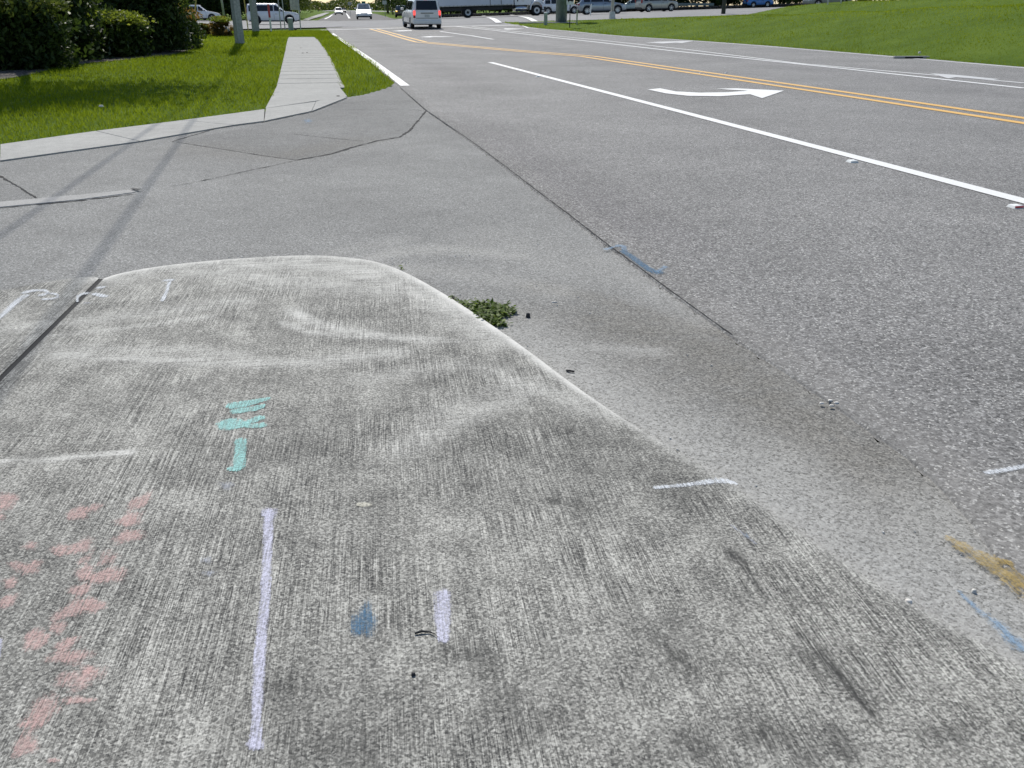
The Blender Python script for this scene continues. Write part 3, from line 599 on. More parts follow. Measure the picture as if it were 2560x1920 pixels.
# ---------------------------------------------------------------- vegetation
def leaves(cent, rad, n_, size, mat, parent, name='foliage', shell=.55, boxy=False, tint=(.5, .25), flat=.0, lift=None, seed=0, clump=.35):
    r = np.random.default_rng(seed); nc = max(6, n_//60)
    d = r.normal(size=(nc, 3)); d /= np.linalg.norm(d, axis=1)[:, None]; d[:, 2] = np.where(d[:, 2] < -.6, -d[:, 2], d[:, 2])
    if boxy:
        d[:, 2] = np.abs(d[:, 2])*2-1; hn = np.hypot(d[:, 0], d[:, 1]); hx_ = np.where(d[:, 2] < .3, 1, np.sqrt(np.clip(1-((d[:, 2]-.3)/.75)**2, .02, 1)))*(.25+.75*r.random(nc)**.5); d[:, 0] *= hx_/hn; d[:, 1] *= hx_/hn
    rr = shell+(1-shell)*r.random(nc)**.6; C = d*rr[:, None]*(1+.12*r.normal(size=nc))[:, None]
    idx = r.integers(0, nc, n_); p = C[idx]+r.normal(size=(n_, 3))*clump*.5
    p = p*np.array(rad)+np.array(cent)
    if lift is not None: p[:, 2] = np.maximum(p[:, 2], lift+.03*r.random(n_))
    a = r.normal(size=(n_, 3)); a /= np.linalg.norm(a, axis=1)[:, None]; b = np.cross(a, r.normal(size=(n_, 3))); b /= np.linalg.norm(b, axis=1)[:, None]
    s = size*(.6+.8*r.random(n_))[:, None]
    V = np.stack([p-a*s, p+b*s*.45, p+a*s, p-b*s*.45], 1).reshape(-1, 3); F = np.arange(4*n_).reshape(-1, 4)
    t = np.clip(tint[0]+tint[1]*r.normal(size=nc)[idx]+.12*r.normal(size=n_), 0, 1)
    return npobj(name, V, F, mat, parent, attrs={'tint': np.repeat(t, 4)})
def branches(base, n_, h, spread, r0, mat, parent, name='stem', seed=1, bend=.3):
    rd = random.Random(seed); mb = MB()
    for k in range(n_):
        a = rd.random()*6.28; q = spread*(.3+.7*rd.random()); pts = []
        for j in range(6):
            t = j/5; pts.append((base[0]+math.cos(a)*q*t+bend*.2*math.sin(t*5+k), base[1]+math.sin(a)*q*t+bend*.2*math.cos(t*4+k), base[2]+h*t*(.75+.3*rd.random()**2)))
        mb.tube(pts, [r0*(1-.75*j/5) for j in range(6)], 6)
    return mb.build(name, mat, parent, True)
def shrub(name, label, cat, x, y, rad, n_, size, mat, h0=.0, group=None, top=None, stems=6, seed=3, tint=(.5, .25), shell=.5):
    z = float(zt(x, y)); e = empty(name, (x, y, z)); tag(e, label, cat, group)
    leaves((0, 0, h0+rad[2]), rad, int(n_*1.5), size, M[mat], e, seed=seed, tint=tint, lift=h0, shell=.8, boxy=True, clump=.25)
    if top: leaves((0, -.1, h0+rad[2]*1.85), (rad[0]*1.0, rad[1]*1.0, rad[2]*.38), n_//2, size*.85, M[top], e, 'sunlit_tone_top', seed=seed+1, tint=(.6, .3))  # leaf colours on top; the pale ones stand in for sunlight
    branches((0, 0, 0), stems, h0+rad[2]*1.3, rad[0]*.7, .03, M['bark'], e, seed=seed); return e
def tree(name, label, x, y, h, cr, n_, size, mat, group=None, seed=5, low=1.2, tint=(.5, .25), cc=None, tr=.18, cat='tree'):
    z = float(zt(x, y)); e = empty(name, (x, y, z)); tag(e, label, cat, group)
    cx, cy = cc or (0, 0)
    leaves((cx, cy, low+(h-low)/2), (cr, cr, (h-low)/2), n_, size, M[mat], e, 'crown', seed=seed, tint=tint, shell=.35)
    mb = MB(); rd = random.Random(seed)
    mb.tube([(0, 0, -.1), (cx*.15, cy*.15, h*.2), (cx*.5+.1, cy*.5, h*.45), (cx, cy, h*.8)], [tr, tr*.8, tr*.6, tr*.2], 8)
    for k in range(7):
        a = rd.random()*6.28; z0 = h*(.25+.4*rd.random()); f_ = z0/h/.8
        mb.tube([(cx*f_, cy*f_, z0), (cx*f_+math.cos(a)*cr*.4, cy*f_+math.sin(a)*cr*.4, z0+h*.1), (cx*f_+math.cos(a)*cr*.8, cy*f_+math.sin(a)*cr*.8, z0+h*.2)], [tr*.4, tr*.25, .02], 6)
    mb.build('trunk', M['bark'], e, True); return e
# left hedge line
hx = lambda x, y: P(x, y)
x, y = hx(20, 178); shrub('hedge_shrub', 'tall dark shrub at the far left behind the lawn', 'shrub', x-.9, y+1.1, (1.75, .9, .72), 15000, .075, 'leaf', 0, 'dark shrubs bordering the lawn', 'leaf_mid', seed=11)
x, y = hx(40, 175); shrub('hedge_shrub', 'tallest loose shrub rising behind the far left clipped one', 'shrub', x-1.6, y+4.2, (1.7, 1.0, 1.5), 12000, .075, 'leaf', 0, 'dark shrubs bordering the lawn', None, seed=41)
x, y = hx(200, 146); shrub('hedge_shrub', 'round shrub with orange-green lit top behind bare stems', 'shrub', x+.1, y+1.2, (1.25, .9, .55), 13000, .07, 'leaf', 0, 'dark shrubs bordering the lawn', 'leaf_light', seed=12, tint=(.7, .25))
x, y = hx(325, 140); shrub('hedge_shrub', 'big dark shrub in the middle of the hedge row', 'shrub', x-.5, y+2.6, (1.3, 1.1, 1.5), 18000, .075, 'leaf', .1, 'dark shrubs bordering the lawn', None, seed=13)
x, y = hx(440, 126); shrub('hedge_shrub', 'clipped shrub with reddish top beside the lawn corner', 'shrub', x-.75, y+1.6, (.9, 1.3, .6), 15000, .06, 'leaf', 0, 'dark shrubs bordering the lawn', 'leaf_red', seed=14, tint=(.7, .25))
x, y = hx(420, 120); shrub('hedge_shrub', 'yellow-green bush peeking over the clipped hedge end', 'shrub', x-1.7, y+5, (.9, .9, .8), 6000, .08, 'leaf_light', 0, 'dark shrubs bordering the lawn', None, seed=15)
x, y = hx(145, 150); e = empty('bare_shrub', (x, y, 0)); tag(e, 'leafless grey stems between the left shrubs', 'shrub')
branches((0, 0, 0), 7, 1.5, .9, .028, M['bark'], e, 'stem', 21, 1.0); leaves((.1, 0, 1.5), (.7, .4, .3), 500, .05, M['leaf_mid'], e, seed=16)
x, y = hx(175, 147); shrub('ground_plant', 'small bright green plant under the shrubs', 'plant', x, y-.1, (.28, .25, .2), 500, .05, 'leaf_mid', .02, None, None, 3, 17, (.8, .2))
x, y = hx(118, 163); shrub('ground_plant', 'tiny leafy sprout at the mulch edge', 'plant', x, y, (.16, .15, .13), 160, .04, 'leaf_mid', .02, None, None, 3, 18)
x, y = hx(519, 88); shrub('low_bush', 'small bronze-leaved bush at the hedge end', 'bush', x-.1, y, (.36, .35, .26), 1500, .05, 'leaf_red', 0, 'small bushes near the pole', 'leaf_mid', seed=19)
x, y = hx(572, 90); shrub('low_bush', 'taller green and red bush left of the concrete pole', 'bush', x-.35, y, (.5, .5, .42), 2600, .05, 'leaf_red', 0, 'small bushes near the pole', 'leaf_light', seed=20, tint=(.35, .3))
# mulch bed under the hedge
mp = PX([(-500, 285), (0, 199), (60, 190), (110, 178), (150, 167), (230, 157), (330, 148), (430, 138), (485, 122), (497, 103), (420, 96), (100, 110), (-500, 150)])
mb = MB(); mb.add([(a, b, .004) for a, b in mp], [tuple(range(len(mp)))]); o = mb.build('mulch_bed', M['mulch']); tag(o, 'brown mulch bed under the shrubs', kind='structure')
if o.data.polygons[0].normal.z < 0: o.data.flip_normals()
tree('shade_tree', 'leaning shade tree over the left lawn above the shrubs', -12.2, 22.5, 8.8, 2.6, 9000, .1, 'leaf', None, 31, 5.0, cc=(2.6, -2.2))
tree('shade_tree', 'dense shade tree rising behind the left hedge', -19.5, 38, 9, 3.4, 15000, .12, 'leaf', None, 32, .3)
tree('shade_tree', 'dark tree behind the middle of the hedge', -24, 47, 9, 3.4, 14000, .12, 'leaf', None, 33, .6)

# backdrop: trees beyond the junction, each its own thing
k = 0
def farrow(x0, x1, y, step, h, cr, mat, label, low=.4, n_=3500, size=.2, grp='trees beyond the highway', yj=6, tint=(.45, .25)):
    global k
    x = x0
    while x < x1:
        k += 1; rd = random.Random(k)
        hh = h*(.8+.5*rd.random())
        lb = label[k % len(label)]
        tree('roadside_tree', lb, x, y+rd.uniform(-yj, yj), hh, cr*(.85+.4*rd.random()), n_, size, mat, grp, 100+k, low, tint, tr=.2)
        x += step*(.7+.6*rd.random())
farrow(-64, -30, 125, 4.2, 11, 3.8, 'leaf', ['dense dark tree beyond the highway behind the left cars'], .1, 6000, .22)
farrow(-66, -31, 119, 3.2, 2.6, 2.1, 'leaf', ['low dark bush beneath the trees behind the left cars'], 0, 3500, .16, 'bushes beyond the highway', 2)
farrow(-12, 100, 126, 5.0, 11, 4.0, 'leaf', ['dark tree beyond the highway behind the truck and parked cars'], .1, 5000, .24)
farrow(-11, 98, 121, 3.6, 2.4, 2.2, 'leaf', ['low dark bush lining the far kerb behind the right cars'], 0, 2600, .17, 'bushes along the far kerb', 1.5)
for j in range(22):                                               # both sides of the far leg
    Y = 122+j*7+j*j*.55; xl = AY(792, Y)-3.8-j*.1
    if j > 3: xl = AY(800, Y)-7
    if Y > 330: break
    for q in (0, 5.5):
        k += 1; tree('roadside_tree', 'sunlit green tree left of the far road', xl-q-(2 if j < 2 else 0), Y, 7+2.5*random.random(), 3.6, 3500, .22, 'leaf_mid', 'trees left of the far road', 300+k, .1, (.4, .25))
    xr = AY(1012, Y)+1.5 if j < 4 else AY(905+max(0, 90-12*j), Y)+6
    k += 1; tree('roadside_tree', 'green tree right of the far road', xr+random.random()*3, Y+12, 9+3*random.random(), 4, 3500, .25, 'leaf', 'trees right of the far road', 300+k, .3, (.55, .25))
    k += 1; tree('roadside_tree', 'green tree right of the far road', xr+7, Y+10, 10, 4.3, 3000, .27, 'leaf_mid', 'trees right of the far road', 300+k, .3, (.3, .2))
# far woodland as one mass
V = []; n_ = 26000
px_ = rng.uniform(-330, 30, n_); py_ = 760+rng.random(n_)*60; ph = (6.2+2.2*np.sin(px_*.21)+1.8*np.sin(px_*.083+1))*rng.random(n_)**.7
p = np.c_[px_, py_, ph]; a = rng.normal(size=(n_, 3)); a /= np.linalg.norm(a, axis=1)[:, None]; b = np.cross(a, rng.normal(size=(n_, 3))); b /= np.linalg.norm(b, axis=1)[:, None]
V = np.stack([p-a*.8, p+b*.6, p+a*.8, p-b*.6], 1).reshape(-1, 3)
tag(npobj('far_woodland', V, np.arange(4*n_).reshape(-1, 4), M['leaf_mid'], attrs={'tint': np.repeat(rng.random(n_), 4)}), 'distant line of woodland at the end of the road', 'woodland', kind='stuff')

# far leg of the road
L_ = resample(PX([(792, 52), (812, 43), (828, 36), (838, 31), (846, 27)]), 4); R_ = resample(PX([(996, 50), (968, 42), (940, 35), (900, 29.5), (872, 27)]), 4)
n_ = min(len(L_), len(R_)); idx = lambda a: np.c_[np.interp(np.linspace(0, 1, 60), np.linspace(0, 1, len(a)), a[:, 0]), np.interp(np.linspace(0, 1, 60), np.linspace(0, 1, len(a)), a[:, 1])]
fr = loft('far_road', idx(L_), idx(R_), 10, .02, M['fardark']); tag(fr, 'dark road leading away beyond the junction', kind='structure')
ribbon('edge_line', PX([(812, 48), (823, 43), (831, 37)]), .3, .03, M['white_line'], fr, 4); ribbon('lane_line', PX([(874, 46.5), (870, 40), (866, 34)]), .3, .03, M['white_line'], fr, 4)
fp = loft('far_footpath', resample(PX([(757, 49.5), (790, 38), (812, 32), (836, 27)]), 20)[:12], resample(PX([(772, 50.5), (806, 40), (824, 32), (839, 27)]), 20)[:12], 2, .03, M['path']); tag(fp, 'pale footpath along the far road', kind='structure')
q0, q1 = resample(PX([(800, 28), (900, 28), (990, 30)]), 6), resample(PX([(822, 26), (900, 26), (985, 28)]), 6)
fc = loft('far_junction', idx(q0), idx(q1), 4, .03, M['path']); tag(fc, 'pale side road far away with glare in its tone', kind='structure')  # pale concrete tone stands in for glare on the distant road
# far kerb / verge of the highway
ribk = [(x, CY1(x)+.4) for x in np.linspace(-10, 130, 80)]
fk = loft('kerb', np.array(ribk), np.array(ribk)+[0, .6], 2, .16, M['kerb']); tag(fk, 'kerb along the far side of the highway', kind='structure')

# ---------------------------------------------------------------- vehicles
def car(name, label, px, Y, hd, L=4.6, W=1.85, H=1.65, paint='white_car', body='suv', group=None, lights=False, rear_on=False, wr=.35, spokes=5, rim='alloy', wheel_x=None, glass='glass', cat='car', roof_rails=False, xy=None, blink=None, zof=0):
    X = AY(px, Y) if xy is None else xy[0]; Yc = Y if xy is None else xy[1]
    fx, fy = math.sin(hd), math.cos(hd)                          # heading measured clockwise from +Y
    zf = float(zt(X+fx*1.5, Yc+fy*1.5)); zr = float(zt(X-fx*1.5, Yc-fy*1.5)); z = (zf+zr)/2+.012+zof
    e = empty(name, (X, Yc, z)); e.rotation_euler = (0, -math.atan2(zf-zr, 3), math.pi/2-hd); tag(e, label, cat, group)
    h = L/2; wx = wheel_x or (h-.86, -(h-.84)); Ra = wr+.06
    if body == 'suv': nose, cowl, rf, rr, tail, zh, zb_ = .74, h-1.25, h-2.05, -h+.5, -h+.05, H*.62, H*.635
    elif body == 'van': nose, cowl, rf, rr, tail, zh, zb_ = .72, h-.95, h-2.0, -h+.28, -h+.04, H*.56, H*.6
    elif body == 'box': nose, cowl, rf, rr, tail, zh, zb_ = .86, h-1.2, h-1.85, -h+.2, -h+.03, H*.62, H*.6
    elif body == 'pickup': nose, cowl, rf, rr, tail, zh, zb_ = 1.0, h-1.5, h-2.2, -.9, -1.3, H*.62, H*.62
    else: nose, cowl, rf, rr, tail, zh, zb_ = .66, h-1.2, h-2.1, -h+1.2, -h+.4, H*.6, H*.62
    zs_ = lambda x: np.interp(x, [-h, -h+.25, rr, cowl, h-.35, h-.05, h], [zb_*.94, zb_, zb_, zh, nose+.13, nose, nose-.12])
    def zr_(x):
        if x >= cowl or x <= tail: return float(zs_(x))+.012
        return float(np.interp(x, [tail, rr, rr+.5, (rr+rf)/2, rf+.35, rf, cowl], [zs_(tail), H-.06, H-.01, H, H-.01, H-.07, zs_(cowl)]))
    def hw(x): return W/2*(1-max(0, abs(x)/h-.78)**2*3.2)
    def botm(x):
        b = .27+max(0, abs(x)-h+.5)*.25
        for q in wx:
            if abs(x-q) < Ra: b = max(b, wr+math.sqrt(Ra*Ra-(x-q)**2))
        return b
    xs_ = np.unique(np.r_[np.linspace(-h, h, 46), [q+d for q in wx for d in np.linspace(-Ra, Ra, 13)], cowl, rf, rr, tail])
    def section(x):
        w_ = hw(x); zs = float(zs_(x)); zt_ = zr_(x); zb = min(botm(x), zs-.12); wd = w_*.93; up = max(0, zt_-zs-.012)
        wt = wd-up*.30; wm = wd-max(0, up-.1)*.28
        return [(w_*.6, zb), (w_*.96, zb), (w_, zb+.06), (w_, (zb+zs)/2+.04), (w_*.985, zs-.07), (wd, zs), (wm, zs+max(0, up-.09)+.004), (wt*.9, zt_), (wt*.45, zt_+.02*(up > .2))]
    rows = []
    for x in xs_:
        s_ = section(x); rows.append([(x, -a, b) for a, b in s_]+[(x, a, b) for a, b in reversed(s_)])
    m_ = len(rows[0]); vs = [p for r_ in rows for p in r_]
    fs = [(i*m_+j, (i+1)*m_+j, (i+1)*m_+j+1, i*m_+j+1) for i in range(len(xs_)-1) for j in range(m_-1)]
    fs += [(i*m_, i*m_+m_-1, (i+1)*m_+m_-1, (i+1)*m_) for i in range(len(xs_)-1)]+[tuple(range(m_)), tuple(reversed(range((len(xs_)-1)*m_, len(xs_)*m_)))]
    mb = MB(); mb.add(vs, fs); bo = mb.build('body', M[paint], e, True)
    md = bo.modifiers.new('es', 'EDGE_SPLIT'); md.split_angle = R(38)
    mb = MB(); mb.box((0, 0, .42), (L*.9, W*.78, .36)); [mb.box((q, 0, .55), (Ra*1.9, W*.86, .5)) for q in wx]; mb.build('underbody', M['trim'], e)
    # side glass
    def side(x, v, sgn, off=.012):
        s_ = section(x); (a0, b0), (a1, b1) = s_[5], s_[6]; return (x, sgn*(a0+(a1-a0)*v+off), b0+(b1-b0)*v)
    a0, a1 = rr+.12, cowl-.18
    cuts = {'van': [(-h+.3, -.62), (-.54, .42), (.5, a1)], 'suv': [(rr+.02, rr+.62), (rr+.72, .02), (.1, a1-.05)], 'box': [(rr+.1, rr+.6), (rr+.7, .1), (.18, a1)], 'pickup': [(rr+.1, .1), (.18, a1)], 'sedan': [(rr-.2, .0), (.08, a1)]}[body]
    for sg in (-1, 1):
        for c0, c1 in cuts:
            q = np.linspace(c0, c1, 9); lo = [side(x, .1, sg) for x in q]; hi = []
            for x in q:
                up = zr_(x)-float(zs_(x)); hi.append(side(x, .92 if up > .15 else .1, sg))
            mb = MB(); mb.add(lo+hi, [(i, i+1, 10+i, 9+i) for i in range(8)]); mb.build('side_window', M[glass], e)
    def top(x0, x1, name, mat, m0=.86, off=.015, n2=8):
        q = np.linspace(x0, x1, n2); mb = MB(); vs = []
        for x in q:
            s_ = section(x); a = s_[7][0]*m0 if name != 'hood' else s_[5][0]; zz = zr_(x)+off
            for t in (-1, -.5, 0, .5, 1): vs.append((x+(off*.6 if x > 0 else -off*.6), t*a, zz+.012*(1-t*t)+.004))
        mb.add(vs, [(i*5+j, (i+1)*5+j, (i+1)*5+j+1, i*5+j+1) for i in range(n2-1) for j in range(4)]); return mb.build(name, M[mat], e)
    top(rf+.06, cowl-.04, 'windshield', glass, .93)
    # rear glass : steep panel
    zt0, zt1 = float(zs_(tail))+.1, H-.13
    mb = MB(); vs = []
    for t in np.linspace(0, 1, 6):
        zz = zt0+(zt1-zt0)*t; x = tail+(rr-tail)*np.clip((zz-float(zs_(tail)))/(H-.06-float(zs_(tail))), 0, 1)-.02; s_ = section(min(rr, max(tail+.001, x+.02))); wd = s_[5][0]*.86-(zz-float(zs_(tail)))*.22
        vs += [(x, -wd, zz), (x, wd, zz)]
    mb.add(vs, [(2*i, 2*i+2, 2*i+3, 2*i+1) for i in range(5)]); mb.build('rear_window', M[glass], e)
    # wheels
    for q in wx:
        for sg in (-1, 1):
            y = sg*(W/2-.13)
            mb = MB(); mb.lathe([(wr-.13, -.11), (wr-.03, -.115), (wr, -.08), (wr, .08), (wr-.03, .115), (wr-.13, .11)], 26, 'y', (0, 0, 0)); mb.lathe([(.001, .02), (wr-.12, .02)], 26)
            t_ = mb.build('wheel', M['black'], e, True); t_.location = (q, y, wr)
            mb = MB(); mb.lathe([(wr-.15, .075*sg), (wr-.13, .112*sg), (wr-.115, .105*sg)], 26)
            mb.lathe([(.001, .09*sg), (.06, .09*sg), (.065, .07*sg)], 12)
            for s in range(spokes):
                a = s*2*math.pi/spokes+.3; c, d = math.cos(a), math.sin(a); r0, r1, w0, w1 = .05, wr-.12, .035, .052 if spokes < 7 else .035
                mb.add([(c*r0-d*w0, .085*sg, d*r0+c*w0), (c*r0+d*w0, .085*sg, d*r0-c*w0), (c*r1+d*w1, .1*sg, d*r1-c*w1), (c*r1-d*w1, .1*sg, d*r1+c*w1)], [(0, 1, 2, 3)])
            mb.build('rim', M[rim], t_)
    # lights, bumpers, plate, mirrors, lines
    for sg in (-1, 1):
        mb = MB(); wv = hw(h-.12)
        mb.add([(h-.02, sg*wv*.52, nose-.01), (h-.02, sg*wv*.52, nose-.14), (h-.09, sg*(wv*.97), nose-.15), (h-.09, sg*(wv*.99), nose+.01), (h-.36, sg*(hw(h-.36)+.006), nose+.06), (h-.36, sg*(hw(h-.36)+.006), nose-.03)], [(0, 1, 2, 3), (3, 2, 5, 4), (0, 3, 4), (1, 5, 2)])
        mb.build('headlight', M['lampon' if lights else 'lamp'], e)
        mb = MB(); zt2 = zb_*.93; wv = hw(-h+.05)
        if body == 'van': mb.box((-h+.05, sg*(wv-.06), zb_*.88), (.14, .13, .26)); mb.build('tail_light', M['tail_on' if rear_on else 'tail'], e, bevel=.02); mb = MB(); mb.box((-h+.05, sg*(wv-.06), zb_*.68), (.14, .13, .16)); mb.build('reflector', M['tail'], e, bevel=.02); mb = MB(); mb.box((-h+.06, sg*(wv-.06), zb_*.9), (.12, .12, .1))
        elif body == 'box': mb.box((-h+.06, sg*(wv-.07), H*.66), (.14, .15, .5))
        else: mb.box((-h+.08, sg*(wv-.14), zt2-.08), (.2, .32, .17))
        mb.build('tail_light', M['tail_on' if rear_on else 'tail'], e, bevel=.02)
        mb = MB(); mb.box((cowl-.42, sg*(W/2+.09), zh+.14), (.13, .2, .14)); mb.build('mirror', M[paint], e, bevel=.03)
        for c0, c1 in cuts[1:]:
            mb = MB(); xh = c0+.14; mb.box((xh, sg*(hw(xh)*.99+.01), zb_-.16), (.2, .03, .035)); mb.build('door_handle', M['trim' if paint != 'white_car' else 'chrome'], e)
        for c0 in [cuts[0][1]+.04]+[c[1]+.04 for c in cuts[1:]]:
            if abs(c0) < h-1: 
                mb = MB(); zz = np.linspace(max(.32, botm(c0)), zb_-.03, 6); pts = []
                for z0 in zz:
                    s_ = section(c0); ay = np.interp(z0, [p[1] for p in s_[1:6]], [p[0] for p in s_[1:6]]); pts.append((c0, sg*(ay+.002), z0))
                mb.add([(p[0]-.008, p[1], p[2]) for p in pts]+[(p[0]+.008, p[1], p[2]) for p in pts], [(i, i+1, i+7, i+6) for i in range(5)]); mb.build('door_gap', M['black'], e)
        mb = MB(); mb.box((0, sg*(W/2-.01), .3), (L-2*Ra-1.75 if L < 6 else L*.5, .05, .1)); mb.build('sill_trim', M['trim'], e)
    mb = MB(); mb.box((-h+.1, 0, .42), (.24, W*.86, .16)); mb.build('rear_bumper', M['trim' if body != 'van' else paint], e, bevel=.03)
    mb = MB(); mb.box((h-.1, 0, .36), (.22, W*.84, .16)); mb.build('front_bumper', M['trim'], e, bevel=.03)
    mb = MB(); mb.box((h-.03, 0, nose-.16), (.05, W*.46, .2 if body != 'pickup' else .34)); mb.build('grille', M['blackgl'], e, bevel=.02)
    mb = MB(); mb.box((-h-.005, .0, zb_*.72), (.02, .31, .16)); mb.build('number_plate', M['plate'], e)
    if body == 'van':
        mb = MB(); mb.box((-h-.0, 0, zb_*.87), (.05, .8, .04)); mb.build('tailgate_handle', M['trim'], e)
        mb = MB(); mb.box((-h-.0, 0, .63), (.02, W*.7, .025)); mb.build('tailgate_gap', M['black'], e)
        mb = MB(); mb.box((rr+.02, 0, H-.045), (.07, .26, .05)); mb.build('brake_light', M['tail_on' if rear_on else 'tail'], e)
        mb = MB(); mb.box((-h+.06, 0, .4), (.26, W*.9, .24)); mb.build('rear_bumper', M[paint], e, bevel=.05)
    if blink:
        mb = MB(); mb.box((-h+.05, blink*(hw(-h+.1)-.16), zt2-.1), (.22, .22, .14)); mb.build('indicator', M['amber'], e)
    if roof_rails:
        for sg in (-1, 1): mb = MB(); mb.tube([(rr+.15, sg*W*.32, H-.02), (rr+.3, sg*W*.32, H+.04), (rf-.2, sg*W*.32, H+.04), (rf, sg*W*.32, H-.03)], .02, 6); mb.build('roof_rail', M['trim'], e)
    return e
ROADH = math.atan2(DX, DY)                                         # heading of the main road
CH = math.pi/2-math.atan(.16)                                     # heading along the highway, rightwards
g_ = 'cars on the highway'
car('minivan', 'off-white minivan seen from behind with brake lights lit', 1069, 56.3, ROADH-.02, 5.1, 1.98, 1.76, 'pearl', 'van', rear_on=True, wr=.34, cat='van', xy=(AY(1054, 60.0), 60.0), roof_rails=True)
car('passenger_car', 'white crossover half hidden by the hedge and signal pole', 497, 104, CH-.06, 4.7, 1.9, 1.68, 'white_car', 'suv', g_, wr=.37)
car('passenger_car', 'white SUV with black wheels behind the second concrete pole', 683, 82.5, CH-.05, 4.6, 1.95, 1.72, 'white_car', 'box', g_, wr=.38, rim='trim')
car('passenger_car', 'white oncoming vehicle with lit headlamps on the far road', 910, 123, ROADH+math.pi+.06, 5.2, 2.05, 1.92, 'white_car', 'suv', lights=True, wr=.4, glass='glass_l')
car('passenger_car', 'dark navy car with amber lamp lit beyond the junction', 1004, 134, ROADH+.12, 4.4, 1.85, 1.6, 'navy_car', 'suv', blink=1, glass='glass_l')
car('passenger_car', 'small pale-roofed car far down the road', 847, 215, ROADH+math.pi, 4.5, 1.85, 1.6, 'pearl', 'sedan', 'distant oncoming cars', lights=True)
car('passenger_car', 'tiny dark car farthest down the road', 858, 330, ROADH+math.pi, 4.5, 1.85, 1.6, 'navy_car', 'suv', 'distant oncoming cars', lights=True)
car('passenger_car', 'white SUV with alloy wheels between the truck and silver crossover', 1401, 106, CH+.1, 4.7, 1.92, 1.7, 'white_car', 'suv', g_, wr=.38, spokes=7)
car('passenger_car', 'silver-blue crossover stopped behind the thin light pole', 1503, 89.5, CH+.12, 4.65, 1.88, 1.7, 'silver_car', 'suv', g_, wr=.37, spokes=9)
car('passenger_car', 'pale green hatchback facing left behind the crossover', 1585, 116, CH+math.pi+.35, 4.2, 1.78, 1.6, 'lgreen_car', 'van', g_, wr=.33)
car('passenger_car', 'boxy champagne SUV with black and silver wheels on the right', 1640, 100, CH-.16, 4.4, 1.85, 1.72, 'beige_car', 'box', g_, wr=.37)
car('passenger_car', 'bright blue car on the far side of the highway', 1892, 118.5, CH, 3.6, 1.75, 1.5, 'blue_car', 'suv', g_, wr=.33)
car('passenger_car', 'dark grey-green car behind the mound at top right', 2062, 91, CH+math.pi, 4.4, 1.85, 1.6, 'dgreen_car', 'suv', g_, wr=.35)
car('passenger_car', 'pale car roof showing above the left hedge', 150, 44, CH-.1, 4.6, 1.85, 1.62, 'white_car', 'suv', None, wr=.36)

